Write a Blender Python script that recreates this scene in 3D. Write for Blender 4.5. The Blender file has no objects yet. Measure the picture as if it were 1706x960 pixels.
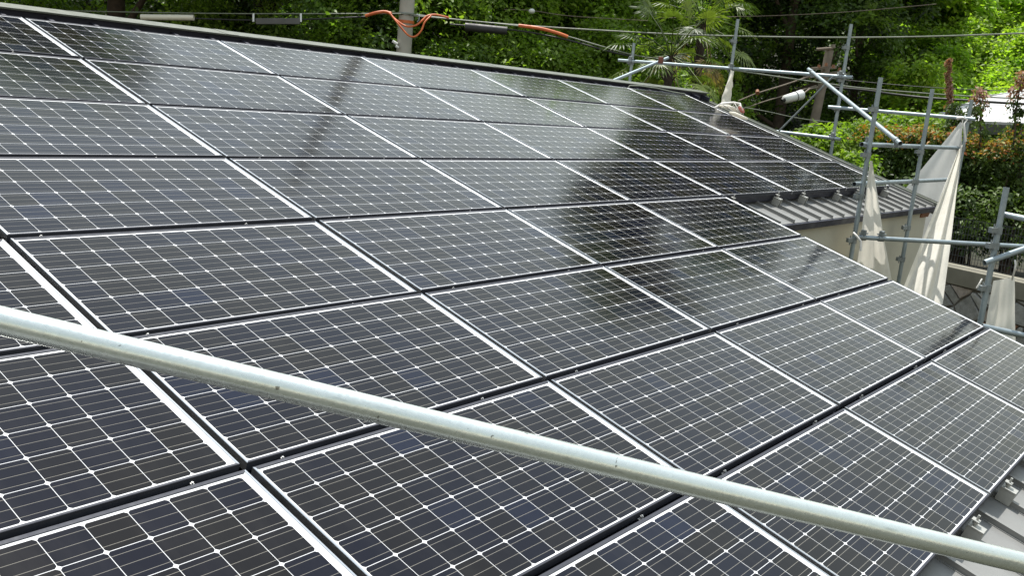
import bpy, bmesh, math, random
import numpy as np
from mathutils import Matrix, Vector, Quaternion

random.seed(7)
rng = np.random.default_rng(7)
sc = bpy.context.scene
col = sc.collection
rad = math.radians

# ------------------------------------------------------------------ camera
FPX, CX, CY = 1642.67, 853.0, 480.0                 # focal length and centre, in pixels of the 1706 x 960 photograph
CAM = np.array([-3.44449721, -7.04978498, -0.16416018])
RW = np.array([[0.61470012, -0.78304411, 0.09479284],
               [-0.09867146, -0.19557505, -0.97571222],
               [0.78256483, 0.59041707, -0.19748411]])   # rows: right, down, forward
cd = bpy.data.cameras.new('camera')
cam = bpy.data.objects.new('camera', cd)
col.objects.link(cam)
cd.sensor_width = 36.0
cd.lens = 36.0 * FPX / 1706.0
cd.clip_start, cd.clip_end = 0.05, 2000.0
m = Matrix.Identity(4)
for i in range(3):
    m[i][0] = RW[0][i]
    m[i][1] = -RW[1][i]
    m[i][2] = -RW[2][i]
    m[i][3] = CAM[i]
cam.matrix_world = m
sc.camera = cam

# ------------------------------------------------------------------ sky, sun, exposure
SUN_EL, SUN_AZ = 70.0, 58.0                           # azimuth from +X towards +Y
world = bpy.data.worlds.new('World')
sc.world = world
world.use_nodes = True
wn = world.node_tree
bg = next(n for n in wn.nodes if n.type == 'BACKGROUND')
sky = wn.nodes.new('ShaderNodeTexSky')
sky.sky_type = 'NISHITA'
sky.sun_disc = False
sky.sun_elevation = rad(SUN_EL)
sky.sun_rotation = rad(90.0 - SUN_AZ)
sky.air_density = 3.0
sky.dust_density = 0.7
sky.ozone_density = 2.0
sky.altitude = 50
hz = wn.nodes.new('ShaderNodeHueSaturation')            # thin white summer haze: less colour in the sky
hz.inputs['Saturation'].default_value = 0.5
wn.links.new(sky.outputs[0], hz.inputs['Color'])
wn.links.new(hz.outputs[0], bg.inputs[0])
bg.inputs[1].default_value = 0.126
sd = bpy.data.lights.new('sun', 'SUN')
sd.energy = 4.8
sd.angle = rad(0.5)
sd.color = (1.0, 0.96, 0.9)
sun = bpy.data.objects.new('sun', sd)
col.objects.link(sun)
sv = Vector((math.cos(rad(SUN_EL)) * math.cos(rad(SUN_AZ)), math.cos(rad(SUN_EL)) * math.sin(rad(SUN_AZ)), math.sin(rad(SUN_EL))))
sun.rotation_euler = sv.to_track_quat('Z', 'Y').to_euler()
sun.location = sv * 60
sc.view_settings.view_transform = 'Standard'
sc.view_settings.look = 'None'
sc.view_settings.exposure = 0.52
sc.view_settings.gamma = 1.0
sc.view_settings.use_curve_mapping = False
sc.cycles.max_bounces = 6
sc.cycles.diffuse_bounces = 3
sc.cycles.glossy_bounces = 3
sc.cycles.transmission_bounces = 4
sc.cycles.transparent_max_bounces = 6
sc.cycles.caustics_reflective = False
sc.cycles.caustics_refractive = False


# ------------------------------------------------------------------ placing helpers
def at(px, py, depth):
    """point seen at a photo pixel, at a distance along the view axis"""
    d = np.array([(px - CX) / FPX, (py - CY) / FPX, 1.0]) @ RW
    return CAM + d * depth


def atX(px, py, X):
    d = np.array([(px - CX) / FPX, (py - CY) / FPX, 1.0]) @ RW
    return CAM + d * ((X - CAM[0]) / d[0])


def atY(px, py, Y):
    d = np.array([(px - CX) / FPX, (py - CY) / FPX, 1.0]) @ RW
    return CAM + d * ((Y - CAM[1]) / d[1])


PITCH = rad(16.53)
RM = Matrix.Rotation(PITCH, 4, 'X')                   # roof coordinates (x along eave, y up slope, z out) -> world


def rf(x, y, z=0.0):
    return RM @ Vector((x, y, z))


# ------------------------------------------------------------------ object helpers
def tag(o, label=None, cat=None, group=None, kind=None):
    if label: o['label'] = label
    if cat: o['category'] = cat
    if group: o['group'] = group
    if kind: o['kind'] = kind
    return o


def empty(name, loc=(0, 0, 0), label=None, cat=None, group=None, kind=None):
    o = bpy.data.objects.new(name, None)
    o.empty_display_size = 0.2
    col.objects.link(o)
    o.location = loc
    return tag(o, label, cat, group, kind)


class MB:
    """collects boxes, tubes and sheets; build() links them as one mesh object"""
    def __init__(self):
        self.v, self.f, self.sm = [], [], []

    def add(self, verts, faces, smooth=False):
        b = len(self.v)
        self.v += [tuple(map(float, p)) for p in verts]
        self.f += [tuple(b + i for i in q) for q in faces]
        self.sm += [smooth] * len(faces)

    def box(self, lo, hi, M=None):
        x0, y0, z0 = lo
        x1, y1, z1 = hi
        vs = [Vector(p) for p in ((x0, y0, z0), (x1, y0, z0), (x1, y1, z0), (x0, y1, z0), (x0, y0, z1), (x1, y0, z1), (x1, y1, z1), (x0, y1, z1))]
        if M is not None: vs = [M @ p for p in vs]
        self.add(vs, [(0, 3, 2, 1), (4, 5, 6, 7), (0, 1, 5, 4), (1, 2, 6, 5), (2, 3, 7, 6), (3, 0, 4, 7)])

    def bar(self, a, b, w, h, up=(0, 0, 1)):
        a, b = Vector(a), Vector(b)
        t = (b - a).normalized()
        s = t.cross(Vector(up))
        if s.length < 1e-4: s = t.cross(Vector((1, 0, 0)))
        s.normalize()
        u = s.cross(t)
        vs = []
        for p in (a, b):
            for i, j in ((-1, -1), (1, -1), (1, 1), (-1, 1)):
                vs.append(p + s * (i * w / 2) + u * (j * h / 2))
        self.add(vs, [(0, 3, 2, 1), (4, 5, 6, 7), (0, 1, 5, 4), (1, 2, 6, 5), (2, 3, 7, 6), (3, 0, 4, 7)])

    def tube(self, pts, r, n=12, caps=True, hollow=False):
        pts = [Vector(p) for p in pts]
        rs = r if isinstance(r, (list, tuple)) else [r] * len(pts)
        t0 = (pts[1] - pts[0]).normalized()
        s = t0.cross(Vector((0, 0, 1)))
        if s.length < 1e-3: s = t0.cross(Vector((1, 0, 0)))
        s.normalize()
        vs, fs = [], []
        for k, p in enumerate(pts):
            t = (pts[min(k + 1, len(pts) - 1)] - pts[max(k - 1, 0)]).normalized()
            s = (s - t * s.dot(t)).normalized()
            u = t.cross(s)
            for i in range(n):
                a = 2 * math.pi * i / n
                vs.append(p + (s * math.cos(a) + u * math.sin(a)) * rs[k])
        for k in range(len(pts) - 1):
            for i in range(n):
                j = (i + 1) % n
                fs.append((k * n + i, k * n + j, (k + 1) * n + j, (k + 1) * n + i))
        self.add(vs, fs, True)
        if hollow:
            for k, sg in ((0, 1), (len(pts) - 1, -1)):
                t = (pts[1] - pts[0]).normalized() if k == 0 else (pts[-1] - pts[-2]).normalized()
                ring = [Vector(vs[k * n + i]) for i in range(n)]
                inner = [pts[k] + (p - pts[k]) * 0.87 for p in ring]
                deep = [p + t * (0.12 * sg) for p in inner]
                V = ring + inner + deep
                F = []
                for i in range(n):
                    j = (i + 1) % n
                    F.append((i, j, n + j, n + i))
                    F.append((n + i, n + j, 2 * n + j, 2 * n + i))
                F.append(tuple(2 * n + i for i in range(n)))
                self.add(V, F)
        elif caps:
            self.add([vs[i] for i in range(n)], [tuple(reversed(range(n)))])
            self.add([vs[-n + i] for i in range(n)], [tuple(range(n))])

    def build(self, name, mat, parent=None, loc=None, M=None, bevel=0.0):
        me = bpy.data.meshes.new(name)
        vs = self.v
        off = Vector(parent.location) if parent is not None else (Vector(loc) if loc is not None else Vector((0, 0, 0)))
        if M is None and off.length > 0: vs = [(p[0] - off[0], p[1] - off[1], p[2] - off[2]) for p in vs]
        me.from_pydata(vs, [], self.f)
        me.polygons.foreach_set('use_smooth', self.sm)
        me.update()
        o = bpy.data.objects.new(name, me)
        col.objects.link(o)
        if mat is not None: me.materials.append(mat)
        if parent is not None: o.parent = parent
        elif loc is not None: o.location = loc
        if bevel > 0:
            b = o.modifiers.new('bevel', 'BEVEL')
            b.width = bevel
            b.segments = 2
            b.limit_method = 'ANGLE'
            b.angle_limit = rad(40)
        return o


# ------------------------------------------------------------------ materials
class NT:
    def __init__(self, name):
        self.m = bpy.data.materials.new(name)
        self.m.use_nodes = True
        self.t = self.m.node_tree
        self.p = next(n for n in self.t.nodes if n.type == 'BSDF_PRINCIPLED')
        self.out = next(n for n in self.t.nodes if n.type == 'OUTPUT_MATERIAL')

    def n(self, typ, **kw):
        x = self.t.nodes.new(typ)
        for k, v in kw.items(): setattr(x, k, v)
        return x

    def l(self, a, b):
        self.t.links.new(a, b)

    def math(self, op, a, b=None, c=None, clamp=False):
        x = self.n('ShaderNodeMath', operation=op, use_clamp=clamp)
        for i, v in enumerate((a, b, c)):
            if v is None: continue
            if isinstance(v, (int, float)): x.inputs[i].default_value = v
            else: self.l(v, x.inputs[i])
        return x.outputs[0]

    def mix(self, f, a, b):
        x = self.n('ShaderNodeMix', data_type='RGBA')
        for s, v in ((x.inputs[0], f), (x.inputs[6], a), (x.inputs[7], b)):
            if isinstance(v, (int, float)): s.default_value = v
            elif isinstance(v, tuple): s.default_value = (*v[:3], 1)
            else: self.l(v, s)
        return x.outputs[2]

    def noise(self, scale, detail=4, rough=0.55, vec=None, coord='Object'):
        x = self.n('ShaderNodeTexNoise')
        x.inputs['Scale'].default_value = scale
        x.inputs['Detail'].default_value = detail
        x.inputs['Roughness'].default_value = rough
        if vec is None:
            tc = self.n('ShaderNodeTexCoord')
            vec = tc.outputs[coord]
        self.l(vec, x.inputs['Vector'])
        return x.outputs['Fac']

    def ramp(self, f, lo, hi, a, b):
        x = self.n('ShaderNodeMapRange')
        self.l(f, x.inputs[0])
        for i, v in zip((1, 2, 3, 4), (lo, hi, a, b)): x.inputs[i].default_value = v
        return x.outputs[0]

    def bump(self, h, strength=0.3, dist=0.01):
        x = self.n('ShaderNodeBump')
        x.inputs['Strength'].default_value = strength
        x.inputs['Distance'].default_value = dist
        self.l(h, x.inputs['Height'])
        self.l(x.outputs[0], self.p.inputs['Normal'])

    def set(self, **kw):
        for k, v in kw.items():
            s = self.p.inputs[k.replace('_', ' ')]
            if isinstance(v, (int, float)): s.default_value = v
            elif isinstance(v, tuple): s.default_value = (*v[:3], 1)
            else: self.l(v, s)
        return self


def simple(name, a, b=None, scale=6.0, rough=0.6, metal=0.0, bump=0.0, rvar=0.1, bscale=None):
    t = NT(name)
    b = b or tuple(c * 0.8 for c in a)
    f = t.ramp(t.noise(scale), 0.3, 0.7, 0, 1)
    t.set(Base_Color=t.mix(f, a, b), Metallic=metal, Roughness=t.ramp(t.noise(scale * 2.3), 0.3, 0.7, rough - rvar, rough + rvar))
    if bump: t.bump(t.noise(bscale or scale * 6), bump, 0.01)
    return t.m


CELL_X0, CELL_PX, CELL_Y0, CELL_PY = 0.027, 0.12717, 0.0367, 0.12478


def glass_mat():
    t = NT('solar_cells_under_glass')
    tc = t.n('ShaderNodeTexCoord')
    sx = t.n('ShaderNodeSeparateXYZ')
    t.l(tc.outputs['Object'], sx.inputs[0])
    u = t.math('DIVIDE', t.math('SUBTRACT', sx.outputs[0], CELL_X0), CELL_PX)
    v = t.math('DIVIDE', t.math('SUBTRACT', t.math('MULTIPLY', sx.outputs[1], -1.0), CELL_Y0), CELL_PY)
    du = t.math('ABSOLUTE', t.math('SUBTRACT', t.math('FRACT', u), 0.5))
    dv = t.math('ABSOLUTE', t.math('SUBTRACT', t.math('FRACT', v), 0.5))
    inu = t.math('MULTIPLY', t.math('GREATER_THAN', u, 0.0), t.math('LESS_THAN', u, 12.0))
    inv = t.math('MULTIPLY', t.math('GREATER_THAN', v, 0.0), t.math('LESS_THAN', v, 6.0))
    c = t.math('MULTIPLY', t.math('LESS_THAN', du, 0.5 - 0.007), t.math('LESS_THAN', dv, 0.5 - 0.0078))
    c = t.math('MULTIPLY', c, t.math('LESS_THAN', t.math('ADD', du, dv), 1.0 - 0.078))
    cell = t.math('MULTIPLY', c, t.math('MULTIPLY', inu, inv))
    b3 = t.math('ABSOLUTE', t.math('SUBTRACT', t.math('FRACT', t.math('MULTIPLY', v, 3.0)), 0.5))
    bus = t.math('LESS_THAN', b3, 0.017)
    # each cell is cut from its own wafer: a slightly different tint
    cb = t.n('ShaderNodeCombineXYZ')
    oi = t.n('ShaderNodeObjectInfo')
    t.l(t.math('FLOOR', u), cb.inputs[0])
    t.l(t.math('FLOOR', v), cb.inputs[1])
    t.l(t.math('MULTIPLY', oi.outputs['Random'], 57.0), cb.inputs[2])
    wn_ = t.n('ShaderNodeTexWhiteNoise', noise_dimensions='3D')
    t.l(cb.outputs[0], wn_.inputs['Vector'])
    wn2 = t.n('ShaderNodeTexWhiteNoise', noise_dimensions='4D')
    t.l(cb.outputs[0], wn2.inputs['Vector'])
    wn2.inputs['W'].default_value = 3.3
    tint = t.mix(t.ramp(wn_.outputs[0], 0.25, 0.85, 0, 1), (0.0016, 0.0019, 0.0070), (0.0042, 0.0033, 0.0034))
    tint = t.mix(t.ramp(wn2.outputs[0], 0.86, 1.0, 0, 1), tint, (0.003, 0.0055, 0.018))
    tint = t.mix(bus, tint, (0.20, 0.19, 0.165))
    base = t.mix(cell, (0.66, 0.67, 0.68), tint)
    # fine dust and rain marks, kept on the glass
    mp = t.n('ShaderNodeMapping')
    t.l(tc.outputs['Object'], mp.inputs[0])
    mp.inputs['Scale'].default_value = (9.0, 2.2, 1.0)
    ad = t.n('ShaderNodeVectorMath', operation='ADD')
    t.l(mp.outputs[0], ad.inputs[0])
    cr = t.n('ShaderNodeCombineXYZ')
    t.l(t.math('MULTIPLY', oi.outputs['Random'], 91.0), cr.inputs[2])
    t.l(cr.outputs[0], ad.inputs[1])
    dn = t.noise(1.0, 5, 0.65, ad.outputs[0])
    base = t.mix(t.ramp(dn, 0.45, 0.8, 0.002, 0.014), base, (0.42, 0.40, 0.36))
    t.set(Base_Color=base, Roughness=t.ramp(dn, 0.3, 0.75, 0.10, 0.145), IOR=1.30)
    return t.m


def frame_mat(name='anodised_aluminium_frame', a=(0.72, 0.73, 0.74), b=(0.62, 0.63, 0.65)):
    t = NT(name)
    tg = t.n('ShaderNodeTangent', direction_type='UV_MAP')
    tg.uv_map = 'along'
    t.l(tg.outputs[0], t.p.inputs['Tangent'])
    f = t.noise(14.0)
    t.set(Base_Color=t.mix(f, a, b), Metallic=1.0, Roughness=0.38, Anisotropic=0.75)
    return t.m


def metal(name, a, b, rough, metallic=0.9, scale=9.0, streak=None, bump=0.05, spots=False):
    t = NT(name)
    tc = t.n('ShaderNodeTexCoord')
    f = t.ramp(t.noise(scale, 5, 0.65), 0.32, 0.68, 0, 1)
    c = t.mix(f, a, b)
    if spots:
        s = t.ramp(t.noise(70.0, 3, 0.5), 0.66, 0.74, 0, 0.55)
        c = t.mix(s, c, (0.25, 0.26, 0.24))
    t.set(Base_Color=c, Metallic=metallic, Roughness=t.ramp(t.noise(scale * 3), 0.3, 0.7, rough - 0.08, rough + 0.12))
    if bump: t.bump(t.noise(scale * 7, 4), bump, 0.004)
    return t.m


def near_pipe():
    t = NT('worn_galvanised_tube')
    tc = t.n('ShaderNodeTexCoord')
    mp = t.n('ShaderNodeMapping')
    t.l(tc.outputs['Object'], mp.inputs[0])
    dr = Vector(at(1700, 938, 2.24) - at(0, 534.5, 1.62)).normalized()
    mp.vector_type = 'TEXTURE'
    mp.inputs['Rotation'].default_value = Vector((1, 0, 0)).rotation_difference(dr).to_euler()
    mp.inputs['Scale'].default_value = (9.0, 1.0, 1.0)
    streak = t.noise(60.0, 4, 0.6, mp.outputs[0])
    vo = t.n('ShaderNodeTexVoronoi')
    vo.inputs['Scale'].default_value = 150.0
    t.l(tc.outputs['Object'], vo.inputs['Vector'])
    sp = t.n('ShaderNodeSeparateColor')
    t.l(vo.outputs['Color'], sp.inputs[0])
    blot = t.ramp(t.noise(7.0, 5, 0.6), 0.35, 0.7, 0, 1)
    c = t.mix(t.ramp(sp.outputs[0], 0, 1, 0, 0.55), (0.74, 0.80, 0.775), (0.64, 0.70, 0.68))
    c = t.mix(t.math('MULTIPLY', blot, 0.5), c, (0.62, 0.67, 0.635))
    c = t.mix(t.ramp(streak, 0.60, 0.72, 0, 0.55), c, (0.36, 0.39, 0.36))
    pit = t.ramp(t.noise(55.0, 3, 0.5), 0.72, 0.75, 0, 0.8)
    c = t.mix(pit, c, (0.12, 0.115, 0.10))
    rust = t.math('MULTIPLY', t.ramp(t.noise(16.0, 5, 0.7), 0.68, 0.78, 0, 0.6), blot)
    c = t.mix(rust, c, (0.22, 0.12, 0.06))
    t.set(Base_Color=c, Metallic=0.72, Roughness=t.math('ADD', t.ramp(sp.outputs[1], 0, 1, 0.20, 0.28), t.math('MULTIPLY', streak, 0.12)))
    t.bump(t.math('ADD', t.math('MULTIPLY', streak, 0.5), t.noise(90.0, 3)), 0.10, 0.004)
    return t.m


def leaf_mat(name, transl=0.35, rough=0.5, gain=1.0, spec=0.35):
    t = NT(name)
    at_ = t.n('ShaderNodeAttribute', attribute_name='tint')
    t.set(Base_Color=at_.outputs['Color'], Roughness=rough)
    t.p.inputs['Specular IOR Level'].default_value = spec
    tr = t.n('ShaderNodeBsdfTranslucent')
    hs = t.n('ShaderNodeMix', data_type='RGBA', blend_type='MULTIPLY')
    hs.inputs[0].default_value = 1.0
    t.l(at_.outputs['Color'], hs.inputs[6])
    hs.inputs[7].default_value = (1.7 * gain, 1.9 * gain, 0.8 * gain, 1)
    t.l(hs.outputs[2], tr.inputs['Color'])
    mx = t.n('ShaderNodeMixShader')
    mx.inputs[0].default_value = transl
    t.l(t.p.outputs[0], mx.inputs[1])
    t.l(tr.outputs[0], mx.inputs[2])
    t.l(mx.outputs[0], t.out.inputs[0])
    return t.m


def cloth_mat(name, colr, transl=0.45):
    t = NT(name)
    tc = t.n('ShaderNodeTexCoord')
    w = t.ramp(t.noise(5.0, 4), 0.3, 0.7, 0.9, 1.05)
    c = t.n('ShaderNodeMix', data_type='RGBA', blend_type='MULTIPLY')
    c.inputs[0].default_value = 1.0
    c.inputs[6].default_value = (*colr, 1)
    t.l(w, c.inputs[7])
    t.set(Base_Color=c.outputs[2], Roughness=0.85)
    t.p.inputs['Specular IOR Level'].default_value = 0.15
    tr = t.n('ShaderNodeBsdfTranslucent')
    t.l(c.outputs[2], tr.inputs['Color'])
    mx = t.n('ShaderNodeMixShader')
    mx.inputs[0].default_value = transl
    t.bump(t.noise(38.0, 3), 0.25, 0.01)
    t.l(t.p.outputs[0], mx.inputs[1])
    t.l(tr.outputs[0], mx.inputs[2])
    t.l(mx.outputs[0], t.out.inputs[0])
    return t.m


def attr_mat(name, rough=0.85, nscale=9.0, bump=0.5):
    t = NT(name)
    a = t.n('ShaderNodeAttribute', attribute_name='tint')
    f = t.ramp(t.noise(nscale, 6, 0.7), 0.3, 0.7, 0.6, 1.25)
    c = t.n('ShaderNodeMix', data_type='RGBA', blend_type='MULTIPLY')
    c.inputs[0].default_value = 1.0
    t.l(a.outputs['Color'], c.inputs[6])
    t.l(f, c.inputs[7])
    t.set(Base_Color=c.outputs[2], Roughness=rough)
    t.bump(t.noise(nscale * 3, 6, 0.7), bump, 0.02)
    return t.m


M = {}
M['glass'] = glass_mat()
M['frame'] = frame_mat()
M['frame_dimmed'] = metal('dark_reflection_frame', (0.055, 0.058, 0.07), (0.04, 0.043, 0.055), 0.6, 0.1, 14.0, bump=0.0)  # long rails: the dark reflection they show is put into the base colour
for k_ in ('frame_dimmed',): M[k_].node_tree.nodes['Principled BSDF'].inputs['Specular IOR Level'].default_value = 0.2
M['galv'] = metal('galvanised_pipe', (0.34, 0.395, 0.42), (0.25, 0.30, 0.325), 0.48, 0.6)
M['galv_near'] = near_pipe()
M['coupler'] = metal('coupler_steel', (0.30, 0.33, 0.34), (0.19, 0.22, 0.23), 0.5, 0.7, 25.0)
M['rust'] = metal('rusty_clamp', (0.20, 0.07, 0.045), (0.13, 0.05, 0.04), 0.6, 0.4, 25.0)
M['bolt'] = metal('zinc_bolt', (0.56, 0.56, 0.54), (0.45, 0.45, 0.44), 0.3, 0.9, 30.0)
M['bracket'] = metal('bright_zinc_bracket', (0.45, 0.45, 0.42), (0.36, 0.36, 0.34), 0.45, 0.35, 30.0)
M['dark_steel'] = metal('black_rail', (0.012, 0.013, 0.02), (0.008, 0.009, 0.014), 0.6, 0.0, 20.0)
M['dark_steel'].node_tree.nodes['Principled BSDF'].inputs['Specular IOR Level'].default_value = 0.15
M['roof'] = metal('coated_roof_sheet', (0.235, 0.236, 0.228), (0.20, 0.201, 0.196), 0.42, 0.15, 3.0, bump=0.02)
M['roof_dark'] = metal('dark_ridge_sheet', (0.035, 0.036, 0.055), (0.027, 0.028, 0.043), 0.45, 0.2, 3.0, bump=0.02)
M['cap'] = metal('ridge_cap_sheet', (0.14, 0.15, 0.125), (0.11, 0.12, 0.10), 0.45, 0.15, 4.0, bump=0.03)
M['wall'] = simple('beige_render', (0.52, 0.495, 0.40), (0.46, 0.44, 0.36), 2.0, 0.9, bump=0.25, bscale=60)
M['soffit'] = simple('brown_timber', (0.24, 0.10, 0.045), (0.17, 0.07, 0.03), 8.0, 0.7)
M['concrete_pole'] = simple('pole_concrete', (0.42, 0.41, 0.36), (0.33, 0.32, 0.28), 3.0, 0.85, bump=0.2)
M['wood_pole'] = simple('weathered_pole', (0.20, 0.165, 0.125), (0.13, 0.105, 0.08), 5.0, 0.85, bump=0.3)
M['wire'] = simple('black_cable', (0.022, 0.023, 0.022), (0.014, 0.014, 0.014), 5.0, 0.55)
M['wire_grey'] = simple('stranded_wire', (0.22, 0.24, 0.19), (0.15, 0.17, 0.13), 5.0, 0.5)
M['orange'] = simple('orange_plastic', (0.62, 0.155, 0.035), (0.45, 0.095, 0.03), 6.0, 0.45)
M['white_plastic'] = simple('cream_plastic', (0.74, 0.71, 0.60), (0.66, 0.63, 0.53), 4.0, 0.45)
M['lamp'] = simple('lamp_white', (0.75, 0.76, 0.74), (0.62, 0.63, 0.62), 4.0, 0.35)
M['grey_plastic'] = simple('grey_plastic', (0.10, 0.10, 0.10), (0.07, 0.07, 0.07), 4.0, 0.5)
M['cloth'] = cloth_mat('white_scaffold_sheet', (0.88, 0.85, 0.765), 0.42)
M['cloth_shaded'] = cloth_mat('sheet_toned_for_shade', (0.74, 0.74, 0.72), 0.42)  # same sheeting; the shade on its near side is put into the grey
M['stone'] = attr_mat('quarry_stone', 0.85, 7.0, 0.7)
M['mortar'] = simple('wall_joint_mortar', (0.13, 0.12, 0.10), (0.08, 0.075, 0.065), 9.0, 0.95)
M['coping'] = simple('concrete_coping', (0.22, 0.21, 0.165), (0.17, 0.16, 0.125), 4.0, 0.9, bump=0.3)
M['fence'] = simple('dark_mesh_fence', (0.05, 0.055, 0.06), (0.035, 0.04, 0.045), 8.0, 0.5)
M['white_roof'] = metal('white_corrugated_sheet', (0.56, 0.56, 0.57), (0.47, 0.48, 0.50), 0.5, 0.0, 2.0, bump=0.02)
M['bark'] = simple('bark', (0.085, 0.06, 0.042), (0.045, 0.033, 0.025), 7.0, 0.9, bump=0.6)
M['palm_trunk'] = simple('palm_fibre', (0.05, 0.036, 0.024), (0.028, 0.02, 0.014), 14.0, 0.95, bump=0.8)
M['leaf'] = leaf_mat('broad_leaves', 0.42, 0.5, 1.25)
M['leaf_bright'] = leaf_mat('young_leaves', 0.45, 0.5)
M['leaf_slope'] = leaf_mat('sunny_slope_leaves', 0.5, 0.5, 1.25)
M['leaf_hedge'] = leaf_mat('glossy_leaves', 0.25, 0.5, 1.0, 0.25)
M['leaf_palm'] = leaf_mat('palm_leaves', 0.28, 0.45)
M['ground'] = simple('bare_earth', (0.045, 0.040, 0.026), (0.024, 0.028, 0.014), 0.7, 0.95, bump=0.4)
M['rope'] = simple('white_rope', (0.72, 0.70, 0.66), (0.6, 0.58, 0.54), 20.0, 0.8)
M['pink'] = simple('pink_tape', (0.62, 0.22, 0.18), (0.5, 0.16, 0.14), 20.0, 0.6)

# ------------------------------------------------------------------ ground and wooded slope
GZ, TZ = -4.6, -2.55          # our plot, and the neighbour's raised plot behind the retaining wall
WALL_A, WALL_B = atX(1570, 440, 13.41), at(1706, 468, 14.9)
wdir = np.array([WALL_B[0] - WALL_A[0], WALL_B[1] - WALL_A[1]])
wdir /= np.linalg.norm(wdir)
wnrm = np.array([-wdir[1], wdir[0]])                 # pointing to +x side
if wnrm[0] < 0: wnrm = -wnrm


def ground_h(x, y):
    s = (x - WALL_A[0]) * wnrm[0] + (y - WALL_A[1]) * wnrm[1]
    h = np.where(s > 0.25, TZ, GZ)
    h = np.where((y > 9.0) & (s <= 0.25), GZ + np.clip((y - 9.0) / 3.0, 0, 1) * (TZ - GZ), h)
    d = np.hypot(x + 3.4, y + 7.0)
    rise = np.clip((d - 30.0) / 30.0, 0, 1)
    ahead = np.clip((0.8 * x + 0.6 * y + 4) / 8.0, 0, 1)
    h = h + ahead * rise * rise * (3 - 2 * rise) * 9.0 + 0.12 * np.sin(x * 0.7 + 1) * np.cos(y * 0.6) * (d > 16)
    return h


def build_ground():
    xs = np.concatenate([np.linspace(-1200, -60, 12), np.linspace(-50, 70, 190), np.linspace(80, 1200, 12)])
    ys = np.concatenate([np.linspace(-1200, -60, 12), np.linspace(-50, 70, 190), np.linspace(80, 1200, 12)])
    X, Y = np.meshgrid(xs, ys)
    Z = ground_h(X, Y)
    nx, ny = len(xs), len(ys)
    v = np.stack([X.ravel(), Y.ravel(), Z.ravel()], 1)
    i = np.arange((ny - 1) * (nx - 1))
    r, c = i // (nx - 1), i % (nx - 1)
    a = r * nx + c
    f = np.stack([a, a + 1, a + nx + 1, a + nx], 1)
    me = bpy.data.meshes.new('ground')
    me.from_pydata(v.tolist(), [], f.tolist())
    me.materials.append(M['ground'])
    o = bpy.data.objects.new('ground', me)
    col.objects.link(o)
    tag(o, kind='structure')


build_ground()

# ------------------------------------------------------------------ the house: L-shaped mono slope seen from above, ridge, ribs, walls
Q = 0.815919                   # row pitch of the panels along the slope
PW = 1.6                       # column pitch
ROOF_Z = -0.125
XR, XL, XLOW = 10.55, -14.0, 5.12
Y_RIDGE, Y_EAVE_R, Y_EAVE = 0.42, -3.665, -6.95

house = empty('house', (0, 0, GZ), 'beige house with a grey ribbed metal roof carrying rows of solar panels', 'house')


def roof_obj(name, mb, mat, bevel=0.0):
    mb.v = [tuple(RM @ Vector(p)) for p in mb.v]
    return mb.build(name, mat, house, bevel=bevel)


def rib_x():
    return [0.235 + 0.338 * k for k in range(-42, 31)]


b = MB()
b.box((XL, Y_EAVE_R, ROOF_Z - 0.05), (XR, Y_RIDGE, ROOF_Z))
b.box((XL, Y_EAVE, ROOF_Z - 0.05), (XLOW, Y_EAVE_R - 0.0005, ROOF_Z))
for x in rib_x():
    if x > XR - 0.05: continue
    y0 = Y_EAVE if x < XLOW - 0.05 else Y_EAVE_R
    b.box((x - 0.024, y0 + 0.002, ROOF_Z - 0.001), (x + 0.024, Y_RIDGE - 0.3, ROOF_Z + 0.004))
    b.box((x - 0.011, y0 + 0.004, ROOF_Z + 0.003), (x + 0.011, 0.10, ROOF_Z + 0.026))
    b.box((x - 0.014, y0 + 0.006, ROOF_Z + 0.026), (x + 0.014, 0.10, ROOF_Z + 0.031))
roof_obj('roof', b, M['roof'])
# far slope, behind the ridge
b = MB()
BM_ = Matrix.Translation(rf(0, Y_RIDGE, ROOF_Z)) @ Matrix.Rotation(-PITCH, 4, 'X')
b.box((XL, 0.0, -0.05), (XR, 5.2, -0.002), BM_)
b.build('roof', M['roof'], house)
# ridge: dark upstand with rib ends, then the cap
b = MB()
b.box((XL, 0.125, ROOF_Z), (XR - 0.04, 0.20, 0.012))
b.box((XL, 0.2005, ROOF_Z), (XR - 0.04, 0.36, -0.04))
for x in rib_x():
    if x > XR - 0.1: continue
    b.box((x - 0.016, -0.02, -0.07), (x + 0.016, 0.126, -0.012))
roof_obj('ridge_upstand', b, M['roof_dark'])
b = MB()
ys = [0.095, 0.0951, 0.29, 0.56, 0.5601]
zs = [0.018, 0.030, 0.008, -0.15, -0.17]
n = len(ys)
vs = [(XL, y, z) for y, z in zip(ys, zs)] + [(XR - 0.02, y, z) for y, z in zip(ys, zs)]
fs = [(i, i + 1, n + i + 1, n + i) for i in range(n - 1)]
fs += [tuple(range(n)), tuple(range(2 * n - 1, n - 1, -1)), (0, n, 2 * n - 1, n - 1)]
b.add(vs, fs)
for x in np.arange(-12.6, XR, 3.6):                  # lap joints of the cap lengths
    b.add([(x - 0.06, 0.094, 0.018), (x - 0.06, 0.0945, 0.0325), (x - 0.06, 0.291, 0.0105), (x + 0.06, 0.094, 0.018), (x + 0.06, 0.0945, 0.0325), (x + 0.06, 0.291, 0.0105)],
          [(0, 1, 4, 3), (1, 2, 5, 4), (0, 2, 1), (3, 4, 5)])
roof_obj('ridge_cap', b, M['cap'])
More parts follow.
